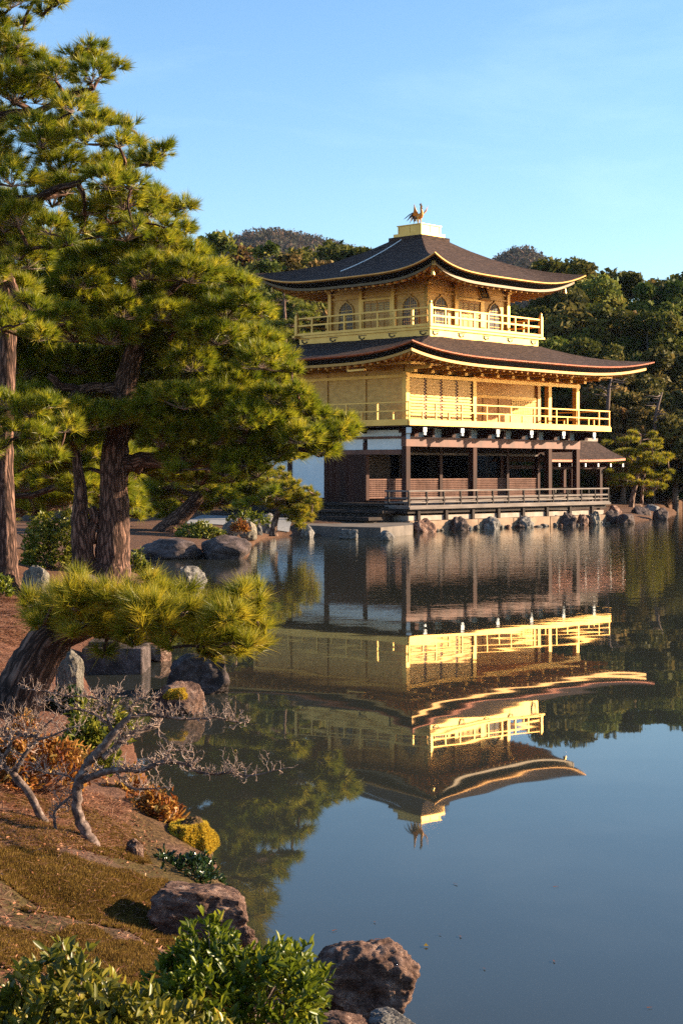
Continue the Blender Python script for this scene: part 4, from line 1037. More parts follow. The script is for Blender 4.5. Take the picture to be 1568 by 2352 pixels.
def grow_pine(name, label, trunk, pads, seed, needle=.15, width=.006, nper=60, dens=34, mat='needles', bmat='pine_bark', spread=.5, flat=.56, group=None, extra=(), twig=.010, base_fix=True, up=.55):
    """trunk: [(px,py,D,width px)], pads: [(px,py,D,radius px)] -> pine_tree > trunk, branch..., crown"""
    q = random.Random(seed); rng = np.random.default_rng(seed)
    T = [at(a, b, d) for a, b, d, w in trunk]; Rr = [w / FPX * d / 2 for a, b, d, w in trunk]
    base = T[0].copy()
    root = empty(name, base); tag(root, label, "pine tree", group)
    loc = lambda p: Vector(p) - base
    # smooth trunk
    pts, rad = [], []
    for i in range(len(T) - 1):
        p0 = T[max(i - 1, 0)]; p1 = T[i]; p2 = T[i + 1]; p3 = T[min(i + 2, len(T) - 1)]
        for k in range(6):
            t = k / 6; a = 2 * p1; b = p2 - p0; c = 2 * p0 - 5 * p1 + 4 * p2 - p3; d = -p0 + 3 * p1 - 3 * p2 + p3
            pts.append((a + b * t + c * t * t + d * t ** 3) * .5); rad.append((Rr[i] + (Rr[i + 1] - Rr[i]) * t) * q.uniform(.96, 1.05))
    pts.append(T[-1]); rad.append(Rr[-1])
    f = MB(); r0 = rad[0]
    f.tube([loc(pts[0]) + Vector((0, 0, -r0 * 1.2))] + [loc(p) for p in pts], [r0 * 1.35] + [r_ * (1 + .16 * exp(-i / 2.0)) for i, r_ in enumerate(rad)], 28, wob=.05, rnd=q)
    f.build("trunk", M[bmat], root, True)
    # nodes to which pads connect, nearest first
    nodes = [(pts[i], -1, rad[i]) for i in range(0, len(pts), 2)]; nT = len(nodes)
    def attach(p, h0=.0):
        best = None; bd = 1e9
        for j, (n_, par, r_) in enumerate(nodes):
            v = p - n_; dd = v.length + max(0, -v.z) * .25 + (max(0, v.z - .5 * math.hypot(v.x, v.y)) * .9)
            if dd < bd: bd, best = dd, j
        return best
    for ex in extra:     # named limbs: polylines of (px,py,D,width px)
        prev = attach(at(*ex[0][:3]))
        for (a, b, d, w) in ex:
            nodes.append((at(a, b, d), prev, w / FPX * d / 2)); prev = len(nodes) - 1
    order = sorted(pads, key=lambda p: min((at(p[0], p[1], p[2]) - n_[0]).length for n_ in nodes))
    padc = []
    for (a, b, d, r) in order:
        p = at(a, b, d); low = p - Vector((0, 0, r / FPX * d * flat * .55)); j = attach(low)
        nodes.append((low, j, None)); padc.append((p, r / FPX * d))
    cnt = [1] * len(nodes)
    for i in range(len(nodes) - 1, nT - 1, -1):
        if nodes[i][1] >= nT: cnt[nodes[i][1]] += cnt[i]
    top = {}
    def top_of(i):
        while nodes[i][1] >= nT: i = nodes[i][1]
        return i
    groups = {}
    for i in range(nT, len(nodes)): groups.setdefault(top_of(i), []).append(i)
    rr = lambda i: nodes[i][2] if nodes[i][2] else twig * cnt[i] ** .55 + .004
    for g, members in groups.items():
        f = MB()
        for i in members:
            a = loc(nodes[nodes[i][1]][0]); b = loc(nodes[i][0]); n = 5; L = (b - a).length
            sag = Vector((q.uniform(-.1, .1), q.uniform(-.1, .1), q.uniform(-.02, .14))) * L
            r1 = min(rr(nodes[i][1]) if nodes[i][1] >= nT else rr(i) * 1.4, nodes[nodes[i][1]][2] * .8 if nodes[i][1] < nT else 9); r2 = rr(i)
            P_ = []
            for k in range(n + 1):
                t = k / n; P_.append(a.lerp(b, t) + sag * (4 * t * (1 - t)) + Vector((q.gauss(0, .02), q.gauss(0, .02), q.gauss(0, .02))) * L * (0 < k < n))
            f.tube(P_, [r1 + (r2 - r1) * k / n for k in range(n + 1)], 7)
        f.build("branch", M[bmat], root, True)
    # foliage: shoots on flattened pads, pointing out and up
    Ps, Ds, tw = [], [], MB()
    for (p, r) in padc:
        n = max(5, int(dens * (r / .35) ** 1.6)) if dens > 0 else 8
        n = min(n, 150)
        v = nrm(rng.normal(size=(n, 3))); v[:, 2] = np.where(v[:, 2] < -.55, -v[:, 2] * .6, v[:, 2])
        s = rng.uniform(.35, 1.0, (n, 1)) ** .6
        P_ = np.array(p)[None] + v * s * np.array([r, r, r * flat]); 
        D_ = nrm(v * np.array([1, 1, .5]) + np.array([0, 0, up]) + rng.normal(size=(n, 3)) * .25)
        Ps.append(P_); Ds.append(D_)
        c = Vector(p) - Vector((0, 0, r * flat * .55))
        for k in range(0, n, 2):
            e = Vector(P_[k]); mid = c.lerp(e, .55) + Vector((0, 0, -.03 * r)); tw.tube([loc(c), loc(mid), loc(e)], [twig * .55, twig * .42, twig * .28], 4)
    print(name, label[:30], len(pads), sum(len(x) for x in Ps))
    P_ = np.concatenate(Ps) - np.array(base); D_ = np.concatenate(Ds)
    V, F_, Tn = needle_tufts(P_, D_, nper, needle, width, spread, rng)
    np_mesh("crown", V, F_, M[mat], root, Tn)
    tw.build("twigs", M['twig'], root); root.children[-1]["kind"] = "stuff"
    return root

DM = hit(250, 1335).y; DL = hit(18, 1348).y
# outline of the big left mass
BIG = [(-70, 470), (60, 440), (150, 520), (250, 480), (345, 432), (405, 455), (440, 500), (470, 560), (555, 630), (600, 690), (640, 745), (655, 800), (690, 850), (715, 900), (790, 950), (820, 985), (800, 1030), (715, 1065), (660, 1085), (560, 1110), (420, 1100), (330, 1050), (250, 1010), (120, 1060), (-70, 1080)]
def skip_main(px, py, r, d):
    if 205 < px < 345 and (770 < py < 930): return DM + .7 if d < DM + .3 else d
    if 190 < px < 350 and py > 1020: return None
    if 90 < px < 230 and 850 < py < 935: return DM + .9
    return d
pm = shelves(BIG, 66, 46, 64, DM - .3, 1.25, 11, skip_main)
pm += [(x_, y_, DM + dz_, r_) for x_, y_, dz_, r_ in ((150, 960, -.6, 52), (190, 1010, -.5, 48), (120, 1020, -.3, 46), (60, 1040, .2, 46), (180, 1070, .6, 44), (110, 1085, .6, 44), (370, 1010, -.8, 54), (430, 985, -.9, 56), (500, 1005, -1.0, 54), (570, 1000, -1.0, 52), (640, 985, -1.0, 50), (390, 1095, .5, 40), (460, 1100, .4, 42), (530, 1095, .3, 42), (590, 1085, .2, 38), (340, 950, -.9, 54), (440, 920, -1.0, 54), (540, 930, -1.0, 52), (620, 910, -1.0, 48), (345, 1080, .5, 36))]
pm += [(770, 1000, DM - .6, 48), (795, 985, DM - .5, 30), (735, 1035, DM - .7, 42), (690, 930, DM - .8, 46), (640, 820, DM - .2, 40), (600, 720, DM, 36), (560, 650, DM + .3, 32), (420, 470, DM + .4, 30), (630, 1040, DM - .9, 44), (560, 1060, DM - 1, 42)]
trunkM = [(248, 1338, DM, 104), (258, 1290, DM, 80), (262, 1200, DM, 72), (262, 1100, DM, 64), (268, 1000, DM, 60), (284, 900, DM, 54), (302, 830, DM, 46), (318, 775, DM, 38), (312, 700, DM + .1, 30), (292, 610, DM + .2, 22), (305, 540, DM + .3, 16), (330, 470, DM + .3, 9)]
grow_pine("pine_tree", "large pine with thick plated trunk and spreading needled branches at the water's edge", trunkM, pm, 5, needle=.205, width=.0105, nper=58, dens=60, spread=.44,
          extra=[[(240, 893, DM - .1, 26), (180, 897, DM - .3, 22), (140, 890, DM - .4, 20), (112, 862, DM - .5, 16)], [(310, 1062, DM - .1, 40), (400, 1072, DM - .3, 36), (500, 1062, DM - .5, 28), (590, 1048, DM - .7, 20), (680, 1030, DM - .8, 13)],
                 [(300, 720, DM - .1, 20), (350, 700, DM - .2, 18), (395, 668, DM - .4, 15), (440, 640, DM - .5, 9)], [(335, 778, DM, 24), (390, 772, DM + .2, 20)]])
UP = [(-80, -70), (140, -60), (150, -10), (110, 45), (60, 85), (120, 100), (250, 100), (282, 165), (255, 212), (225, 235), (295, 255), (312, 325), (398, 325), (385, 395), (340, 425), (410, 450), (380, 520), (250, 540), (120, 600), (60, 760), (-80, 780)]
def skip_up(px, py, r, d):
    if math.hypot(px - 75, (py - 352) * 1.4) < 42 or math.hypot(px - 60, (py - 520) * 1.6) < 22: return None
    return d
pu = shelves(UP, 66, 47, 58, DL - .2, 1.1, 23, skip_up)
pu += [(375, 345, DL - .4, 30), (265, 150, DL - .2, 28), (232, 112, DL, 26), (130, 5, DL, 24), (300, 290, DL - .3, 26), (345, 370, DL - .3, 34), (190, 215, DL + .2, 30)]
pu += [(x_, y_, DL - .45, r_) for x_, y_, r_ in ((10, 520, 44), (45, 585, 40), (-5, 640, 36), (70, 700, 44), (10, 745, 44), (90, 770, 46), (20, 925, 46), (70, 945, 46), (-25, 960, 44), (110, 925, 40), (40, 990, 44), (-15, 1030, 40), (90, 1000, 40))]
pu += [(x_, y_, DL + .5, r_) for x_, y_, r_ in ((60, 1060, 44), (120, 1050, 40), (0, 1090, 40), (150, 980, 44))]
trunkL = [(14, 1352, DL, 66), (16, 1300, DL, 52), (14, 1200, DL, 46), (10, 1080, DL, 42), (12, 950, DL, 42), (18, 820, DL, 38), (20, 700, DL, 34), (2, 560, DL, 30), (-25, 420, DL, 26), (-30, 260, DL, 22), (-20, 100, DL, 17), (0, -60, DL, 12)]
grow_pine("pine_tree", "tall pine at the left edge whose dark upper boughs reach against the sky", trunkL, pu, 7, needle=.19, width=.0095, nper=58, dens=42, spread=.44,
          extra=[[(10, 270, DL - .2, 24), (80, 262, DL - .3, 18), (150, 228, DL - .4, 13), (215, 205, DL - .4, 8)], [(0, 462, DL - .1, 24), (90, 455, DL - .3, 20), (180, 420, DL - .4, 14), (280, 405, DL - .5, 9)], [(-10, 625, DL, 26), (20, 640, DL - .2, 24), (38, 680, DL - .3, 20)],
                 [(-20, 580, DL, 12), (70, 575, DL - .5, 10), (160, 560, DL - .7, 7)]])
# leaning pine at the near bank
DQ = hit(50, 1640).y
LEAN = [(45, 1400), (110, 1350), (180, 1325), (260, 1338), (340, 1328), (420, 1352), (480, 1368), (560, 1350), (612, 1338), (625, 1372), (575, 1400), (632, 1440), (605, 1488), (540, 1502), (470, 1515), (390, 1492), (300, 1478), (200, 1470), (90, 1450)]
pl = shelves(LEAN, 44, 28, 44, DQ - .1, .55, 31)
pl += [(590, 1358, DQ, 20), (600, 1450, DQ - .1, 26), (545, 1480, DQ - .2, 26), (475, 1500, DQ - .2, 22), (75, 1385, DQ, 28), (240, 1500, DQ - .3, 20)]
trunkQ = [(20, 1660, DQ, 128), (45, 1600, DQ, 116), (72, 1540, DQ, 110), (105, 1485, DQ + .05, 100), (150, 1450, DQ + .1, 84), (230, 1438, DQ + .1, 40), (330, 1440, DQ, 26), (430, 1440, DQ - .1, 16), (520, 1435, DQ - .2, 10)]
grow_pine("pine_tree", "low leaning pine with a thick slanting trunk and one bright bough hanging over the water", trunkQ, pl, 9, needle=.19, width=.0062, nper=74, dens=52, mat='needles_gold', spread=.42, twig=.006)
# pines further back on the left
D1 = hit(392, 1222).y
MIDP = [(290, 1030), (420, 1030), (560, 1075), (645, 1095), (650, 1140), (610, 1168), (500, 1180), (450, 1192), (330, 1200), (285, 1150)]
grow_pine("pine_tree", "slanting pine with reddish trunk on the far bank behind the large trunk", [(378, 1226, D1, 52), (400, 1200, D1, 42), (430, 1172, D1, 36), (465, 1130, D1, 28), (500, 1080, D1, 18), (520, 1040, D1, 10)], shelves(MIDP, 40, 24, 46, D1 - .5, 2.5, 41, lambda x, y, r, d: d + 3 if x < 470 and y > 1130 else d), 13, needle=.26, width=.016, nper=44, dens=46, twig=.016)
D2 = DM - .09
BKP = [(-60, 900), (60, 925), (240, 945), (330, 1040), (330, 1185), (240, 1190), (150, 1180), (60, 1195), (-60, 1200)]
grow_pine("pine_tree", "dark forked pine standing in shade just behind the large trunk", [(196, 1330, D2, 56), (190, 1260, D2, 48), (184, 1190, D2, 40), (186, 1130, D2, 28), (176, 1050, D2, 20), (170, 980, D2, 12)], shelves(BKP, 46, 30, 50, D2 + 4.5, 2.5, 43), 15, needle=.24, width=.013, nper=42, dens=50, twig=.014, extra=[[(206, 1250, D2, 30), (216, 1200, D2, 26), (210, 1165, D2, 20)]])
D3 = 51.0
GLD = [(596, 1075), (650, 1072), (672, 1100), (712, 1120), (738, 1150), (726, 1180), (712, 1205), (690, 1222), (668, 1205), (650, 1175), (600, 1160)]
grow_pine("pine_tree", "small yellow-green pine leaning over the water before the white pavilion wall", [(628, 1222, D3, 16), (632, 1195, D3, 14), (645, 1165, D3, 12), (660, 1140, D3, 9), (680, 1120, D3, 5)], shelves(GLD, 20, 15, 26, D3, 1.0, 47), 17, needle=.17, width=.012, nper=40, dens=60, mat='needles_gold', twig=.014, bmat='pine_bark_far')
# layered pines in front of the wood, left of the pavilion, and the one by the water on the right
LAY = [(575, 735), (610, 665), (650, 640), (700, 665), (735, 720), (750, 800), (745, 900), (740, 990), (640, 1000), (575, 900)]
D4 = 86
grow_pine("pine_tree", "tall olive-green layered pine beside the left end of the pavilion roofs", [(652, 1170, D4, 18), (656, 1050, D4, 16), (650, 900, D4, 13), (655, 780, D4, 9), (652, 670, D4, 4)], shelves(LAY, 46, 40, 38, D4, 2.4, 53), 19, needle=.30, width=.03, nper=34, dens=16, mat='needles_mid', bmat='pine_bark_far', twig=.03, flat=.35)
LAY2 = [(490, 700), (540, 655), (585, 690), (600, 780), (580, 980), (470, 980)]
grow_pine("pine_tree", "olive layered pine half hidden between the large pine and the pavilion", [(540, 1170, 80, 18), (540, 1000, 80, 15), (538, 820, 80, 9), (540, 690, 80, 4)], shelves(LAY2, 46, 40, 38, 80, 2.4, 59), 20, needle=.30, width=.03, nper=34, dens=16, mat='needles_mid', bmat='pine_bark_far', twig=.03, flat=.35)
D5 = 88
RT = [(1372, 1012), (1425, 1003), (1440, 985), (1500, 985), (1522, 1012), (1545, 1045), (1535, 1075), (1540, 1105), (1552, 1128), (1500, 1140), (1440, 1120), (1402, 1135), (1395, 1095), (1400, 1050)]
grow_pine("pine_tree", "layered bright pine with bare slim trunks on the headland right of the pavilion", [(1448, 1170, D5, 13), (1452, 1140, D5, 11), (1462, 1095, D5, 9), (1464, 1050, D5, 7), (1470, 1000, D5, 4)], shelves(RT, 34, 24, 30, D5, 1.7, 61), 23, needle=.24, width=.025, nper=34, dens=30, mat='needles_gold', bmat='pine_bark_far', twig=.022, flat=.30, extra=[[(1472, 1160, D5 + .3, 8), (1474, 1120, D5 + .3, 6), (1480, 1080, D5 + .3, 5)]])

# ------------------------------------------------------------------ woods behind
def broadleaf(seed, H, W, mat, nb=32, per=400, size=.23, trunk=.22, bare=False):
    q = random.Random(seed); rng = np.random.default_rng(seed); root = empty("broadleaf_tree", (0, -500, 0))
    f = MB(); tip = Vector((q.uniform(-.5, .5), q.uniform(-.5, .5), H * .8))
    f.tube([(0, 0, -.6), (q.uniform(-.1, .1), 0, H * .25), (tip.x * .5, tip.y * .5, H * .5), tip], [trunk * 1.2, trunk, trunk * .7, trunk * .2], 8)
    cs = []
    for i in range(nb):
        z = q.uniform(.25, 1.0); ww = W * .5 * (1.05 - abs(z - .52) * 1.35) ; a = q.uniform(0, 2 * pi); rr = ww * sqrt(q.uniform(.12, 1))
        c = Vector((cos(a) * rr, sin(a) * rr, H * z * .94)); r = q.uniform(.10, .19) * W * (1.15 - .45 * z); cs.append((c, r))
        if i % 2 == 0:
            s = Vector((tip.x * z * .6, tip.y * z * .6, H * max(.15, z * .7 - .12))); f.tube([s, s.lerp(c, .6) + Vector((0, 0, -.1 * r)), c], [trunk * .35, trunk * .2, .02], 5)
    f.build("trunk", M['tree_bark'], root, True)
    P_ = []; T_ = []
    for c, r in cs:
        v = nrm(rng.normal(size=(per, 3))); s = rng.uniform(.45, 1.12, (per, 1)); P_.append(np.array(c) + v * s * r * np.array([1.15, 1.15, .8])); T_.append(np.full(per, rng.uniform(0, .6)))
    P_ = np.concatenate(P_); t = np.repeat(np.clip(np.concatenate(T_) + rng.uniform(0, .4, len(P_)), 0, 1), 4)
    V, F_ = cards(P_, size, rng); np_mesh("crown", V, F_, M[mat], root, t); root["H"] = H; return root
def conifer(seed, H, W, mat, size=.24):
    q = random.Random(seed); rng = np.random.default_rng(seed); root = empty("conifer_tree", (0, -500, 0))
    f = MB(); f.tube([(0, 0, -.6), (0, 0, H * .5), (q.uniform(-.2, .2), 0, H * .98)], [.24, .16, .03], 8); P_ = []; T_ = []
    z = H * .22
    while z < H * .985:
        t = (z / H - .22) / .78; R_ = W * .5 * (1 - t) ** .75 * q.uniform(.7, 1.12) + .25
        nb = 3 + int(4 * (1 - t)); a0 = q.uniform(0, 6)
        for k in range(nb):
            a = a0 + 2 * pi * k / nb + q.uniform(-.4, .4); e = Vector((cos(a) * R_ * q.uniform(.7, 1.1), sin(a) * R_ * q.uniform(.7, 1.1), z + R_ * q.uniform(-.05, .25)))
            f.tube([(0, 0, z - .2), e * .6 + Vector((0, 0, z * .4)), e], [.06, .035, .015], 4)
            n = int(170 * (.4 + R_ / W)); s = rng.uniform(.25, 1.0, (n, 1)); base = np.array([0, 0, z - .15])
            P_.append(base + (np.array(e) - base) * s + rng.normal(size=(n, 3)) * np.array([.34, .34, .17]) * (.5 + .5 * R_)); T_.append(np.full(n, rng.uniform(0, .6)))
        z += H * .055 * q.uniform(.8, 1.25)
    f.build("trunk", M['tree_bark'], root, True)
    P_ = np.concatenate(P_); t = np.repeat(np.clip(np.concatenate(T_) + rng.uniform(0, .4, len(P_)), 0, 1), 4)
    V, F_ = cards(P_, size, rng); np_mesh("crown", V, F_, M[mat], root, t); root["H"] = H; return root
protoB = [broadleaf(100 + i, 12, w, 'leaf_dark') for i, w in enumerate((8.5, 7.5, 9.5, 8))]
protoR = [broadleaf(120 + i, 9, w, 'leaf_brown', nb=26) for i, w in enumerate((7.5, 6.5))]
protoC = [conifer(140 + i, 14, w, 'leaf_dark') for i, w in enumerate((6.5, 5.5, 7.5))]
protoCb = [conifer(150 + i, 14, w, 'leaf_brown') for i, w in enumerate((6.5, 7.5))]
used = {}
def plant(proto, px, ytop, D, label, group=None, cat="tree", squash=1.0, seed=0):
    q = random.Random(int(px * 7 + ytop * 3 + D)); X = (px - 784) / FPX * D; z0 = max(ground1(X, D), 0); zt = CZ - (ytop - HY) / FPX * D
    s = max(zt - z0, 1.5) / proto["H"]
    o = copy_tree(proto) if used.get(proto.name) else proto
    used[proto.name] = True; o.location = (X, D, z0); o.rotation_euler = (0, 0, q.uniform(0, 6.28)); k = s if s < 1.25 else s ** .7 * 1.25 ** .3
    o.scale = (k * squash, k * squash, s); tag(o, label, cat, group); return o
RB = "evergreen trees on the wooded slope right of the pavilion"
A = [(1318, 585, 118, 0, "tallest dark round-topped tree on the right, just beyond the upper roof's tip"), (1395, 628, 114, 2, "dark rounded tree in the dip between the two highest crowns on the right"),
     (1455, 606, 119, 1, "second tall dark crown against the sky on the right"), (1500, 645, 112, 3, "dark broad tree below the right skyline, between two tall crowns"), (1545, 622, 121, 0, "dark crown touching the sky at the right edge"), (1600, 655, 118, 2, "dark tree half out of frame at the right edge")]
for px, yt, D, k, lb in A: plant(protoB[k], px, yt, D, lb)
for i, (px, yt, D, k) in enumerate(((1215, 690, 108, 1), (1262, 668, 107, 0), (1330, 690, 105, 3), (1410, 705, 106, 2), (1480, 715, 104, 0), (1550, 735, 105, 1), (1615, 720, 106, 3), (1240, 770, 101, 2), (1300, 790, 99, 1), (1370, 775, 99, 0), (1440, 810, 98, 3), (1560, 830, 98, 0), (1620, 800, 99, 2),
     (1185, 760, 103, 3), (1150, 700, 110, 0), (1655, 690, 112, 1), (1290, 620, 124, 3), (1660, 860, 95, 0), (1585, 900, 94, 3), (1180, 850, 97, 1), (1120, 860, 99, 2), (1000, 800, 104, 2), (1060, 780, 106, 3))):
    if i % 5 == 1: plant(protoR[k % 2], px, yt, D, "brownish tree among the dark evergreens on the slope behind the pavilion", "brownish trees on the slope right of the pavilion")
    else: plant(protoB[k], px, yt, D, "dark evergreen tree in the thick wood on the slope behind the pavilion", RB)
for px, yt, D, k, lb in ((1460, 850, 95, 0, "bronze-leaved tree just right of the lower roof's tip"), (1520, 800, 97, 1, "tall brownish tree at the right edge below the dark crowns"), (1395, 890, 93, 1, "golden-brown small tree behind the open gilded balcony"),
                         (1550, 900, 93, 0, "brown bushy tree above the layered waterside pine"), (1430, 930, 91.5, 1, "low reddish-brown tree right of the gilded railing"), (1350, 860, 96, 0, "brownish tree seen between the two slim gilded posts")):
    plant(protoR[k], px, yt, D, lb)
for i, (px, yt, D) in enumerate(((1500, 1020, 93), (1570, 1040, 94), (1610, 1010, 95), (1400, 1040, 92), (1350, 1060, 92), (1290, 1070, 92.5), (1650, 1060, 96), (1240, 1040, 93), (1545, 1085, 97), (1600, 1100, 103), (1640, 1100, 105))):
    plant(protoB[i % 4], px, yt, D, "dark bushy undergrowth tree in the shade at the water's far side", "undergrowth trees at the far side of the pond", squash=1.3)
B_ = [(500, 516, 112, 'C', 2, "open-crowned tall conifer standing highest at the left of the skyline"), (552, 556, 116, 'Cb', 0, "brownish conifer right of the highest one on the left skyline"), (612, 538, 106, 'C', 1, "pointed dark conifer halfway between the big pine and the roof"), (660, 575, 109, 'Cb', 1, "brown-green conifer right of the pointed dark one"),
      (690, 556, 117, 'C', 2, "dark flat-topped conifer below the hill's summit"), (735, 592, 107, 'Cb', 0, "olive conifer nearest the left slope of the upper roof"), (812, 545, 122, 'B', 1, "round dark tree rising above the left slope of the upper roof"), (775, 600, 112, 'R', 0, "brown tree behind the left slope of the upper roof")]
PR = {'C': protoC, 'Cb': protoCb, 'B': protoB, 'R': protoR}
for px, yt, D, t, k, lb in B_: plant(PR[t][k % len(PR[t])], px, yt, D, lb, cat="conifer" if t[0] == 'C' else "tree")
for i, (px, yt, D, t, k) in enumerate(((470, 620, 104, 'C', 2), (530, 640, 100, 'Cb', 1), (590, 630, 98, 'B', 3), (850, 640, 116, 'B', 0), (900, 640, 120, 'B', 2), (440, 560, 112, 'B', 1), (700, 690, 97, 'B', 0), (760, 700, 95, 'R', 1), (830, 720, 97, 'B', 2), (880, 760, 96, 'B', 3), (720, 780, 92, 'B', 1), (780, 820, 91, 'B', 0), (690, 850, 91, 'B', 3),
     (400, 640, 100, 'B', 0), (340, 600, 108, 'B', 2), (270, 640, 104, 'C', 0), (200, 620, 100, 'B', 3), (120, 660, 98, 'B', 1), (40, 640, 102, 'B', 0), (420, 800, 86, 'B', 2), (340, 820, 80, 'B', 1), (260, 800, 84, 'B', 3), (160, 820, 78, 'B', 0), (60, 800, 80, 'B', 2), (-30, 700, 90, 'B', 3), (500, 900, 84, 'B', 0), (600, 900, 90, 'B', 2))):
    plant(PR[t][k % len(PR[t])], px, yt, D, "dense tree in the wood behind the pines on the left", "trees in the wood left of the pavilion")
for i, (px, yt, D) in enumerate(((20, 1080, 60), (90, 1070, 62), (170, 1085, 64), (250, 1090, 60), (330, 1080, 66), (420, 1100, 74), (490, 1095, 78), (560, 1110, 80), (620, 1090, 82))):
    plant(protoB[i % 4], px, yt, D, "low dark shrubby tree closing the view under the left pines", "low trees under the left pines", squash=1.4)
# two pale dead limbs-and-trunks in the wood
def dead_tree(px, ybase, ytop, D, label, seed, lean=0.0):
    q = random.Random(seed); b = at(px, ybase, D); root = empty("dead_tree", b); tag(root, label, "dead tree"); H = (ybase - ytop) / FPX * D; f = MB()
    f.tube([(0, 0, -1.5), (.1, 0, H * .3), (lean * .5, 0, H * .65), (lean, 0, H)], [.13, .11, .08, .03], 8); f.build("trunk", M['pale_bark'], root, True); f = MB()
    for i in range(9):
        z = H * q.uniform(.25, .95); a = q.uniform(-.9, .9) + (pi if q.random() < .5 else 0); L = q.uniform(.5, 1.3); d = Vector((cos(a), sin(a) * .6 - .4, q.uniform(-.1, .6)))
        p = Vector((lean * z / H * .8, 0, z)); pts = [p]
        for k in range(4): p = p + (d + Vector((q.uniform(-.5, .5), q.uniform(-.5, .5), q.uniform(-.4, .4)))).normalized() * L / 4; pts.append(p)
        f.tube(pts, [.045, .04, .03, .02, .01], 5)
    f.build("branches", M['pale_bark'], root, True)
dead_tree(1392, 925, 868, 90.5, "pale grey bare trunk with twisted limbs behind the open gilded balcony", 3, .3)
dead_tree(1500, 985, 900, 91, "slim leafless pale tree above the waterside pine", 7, .5)

# far hills: land and the wood that covers it
hx_, hy_ = np.meshgrid(np.linspace(-420, 420, 150), np.linspace(330, 1000, 90), indexing='ij')
def hill_h(X, Y):
    a = 108.5 * np.exp(-((X + 20) / 115) ** 2 - ((Y - 720) / 190) ** 2)
    b = 101 * np.exp(-((X - 75) / 46) ** 2 - ((Y - 720) / 190) ** 2)
    c = 80 * np.exp(-((X - 175) / 70) ** 2 - ((Y - 660) / 190) ** 2)
    return np.maximum(np.maximum(a, b), c) + 4 * fbm(X * .02, Y * .02, 3) - 6
hz_ = hill_h(hx_, hy_); k = np.arange(150 * 90).reshape(150, 90)
M['hill'] = surf("hill_ground", [(.3, (.035, .032, .022)), (.7, (.09, .07, .05))], .06, kind="World", rough=.95, bstr=.4, bdist=2)
o = np_mesh("hills", np.stack([hx_, hy_, hz_], -1).reshape(-1, 3), np.stack([k[:-1, :-1], k[1:, :-1], k[1:, 1:], k[:-1, 1:]], -1).reshape(-1, 4), M['hill'], smooth=True); tag(o, kind="structure")
rng = np.random.default_rng(77); n = 14000
X = rng.uniform(-140, 260, n); Y = rng.uniform(540, 735, n); Z = hill_h(X, Y); ok = Z > 40; X, Y, Z = X[ok], Y[ok], Z[ok]; n = len(X)
per = 22; c = np.stack([X, Y, Z + 2.6], -1)[:, None, :]; v = nrm(rng.normal(size=(n, per, 3))) * rng.uniform(.4, 1.1, (n, per, 1)) * rng.uniform(.7, 1.35, (n, 1, 1)) * np.array([1.7, 1.7, 3.0])
V, F_ = cards((c + v).reshape(-1, 3), .75, rng); t = np.repeat(np.repeat(rng.uniform(0, .75, n), per) + rng.uniform(0, .25, n * per), 4)
o = np_mesh("far_woods", V, F_, M['far_wood'], None, t); tag(o, "wooded hills far behind the pavilion", "woods", kind="stuff")

# the clear winter air between here and the hills
f = MB(); f.box(-470, 470, -30, 1050, -3.5, 175); m, nt, out = new_mat("thin_haze"); pvl = N(nt, "VolumePrincipled")
pvl.inputs['Color'].default_value = (.55, .70, 1.0, 1); pvl.inputs['Density'].default_value = .00005; pvl.inputs['Anisotropy'].default_value = .2; nt.links.new(pvl.outputs[0], out.inputs['Volume'])
M['haze'] = m; o = f.build("haze", m); tag(o, "thin blue air before the far hills", "haze", kind="stuff")
# ------------------------------------------------------------------ shrubs and ground plants
def shrub(name, label, px, py, D, rx, rz, nf, nl, ln, wd, mat, seed, ry=None, spread=.55, cat="shrub", up=.8, zoff=0.0, lift=None, group=None):
    """leafy shrub: shoots on a lumpy dome, stems below. px,py = middle of its foot, rx/rz in metres"""
    q = random.Random(seed); rng = np.random.default_rng(seed)
    b = at(px, py, D); g = ground1(b.x, b.y); b.z = max(g, -.05) if lift is None else lift
    root = empty(name, b); tag(root, label, cat, group); ry = ry or rx * .7
    v = nrm(rng.normal(size=(nf, 3))); v[:, 2] = np.abs(v[:, 2]); s = rng.uniform(.4, 1.0, (nf, 1)) ** .5
    lump = 1 + .16 * np.sin(v[:, :1] * 7 + seed) + .14 * np.cos(v[:, 1:2] * 6 + v[:, :1] * 4)
    P_ = v * s * lump * np.array([rx, ry, rz]); d = nrm(v * np.array([1, 1, .6]) + np.array([0, 0, up]) + rng.normal(size=(nf, 3)) * .3)
    V, F_, T_ = leaf_fans(P_, d, nl, ln, wd, spread, rng); np_mesh("foliage", V, F_, M[mat], root, T_)
    f = MB()
    for i in range(min(nf // 4, 60)):
        e = Vector(P_[i * 3 % nf]); a = Vector((e.x * .25, e.y * .25, -.1)); f.tube([a, a.lerp(e, .5) + Vector((0, 0, .05 * rz)), e], [.006, .004, .002], 4)
    f.build("stems", M['twig'], root); return root
shrub("azalea_bush", "olive-leaved bush filling the bottom left corner", 120, 2420, 4.55, .44, .33, 820, 7, .048, .020, 'leaf_olive', 1, up=1.2, ry=.38, lift=.57)
shrub("azalea_bush", "olive bush at the bottom edge between the corner bush and the glossy bush", 330, 2470, 4.5, .30, .25, 480, 7, .046, .019, 'leaf_olive', 2, up=1.2, lift=.56, ry=.3)
shrub("azalea_bush", "glossy green bush with upright shoots hanging over the water beside the big boulder", 520, 2310, 5.35, .33, .29, 900, 7, .044, .018, 'leaf_gloss', 3, up=1.1, lift=.48, ry=.34)
shrub("azalea_bush", "low yellowing bush at the bottom edge under the glossy green bush", 470, 2440, 4.75, .22, .20, 260, 7, .046, .016, 'leaf_olive', 4, lift=.40)
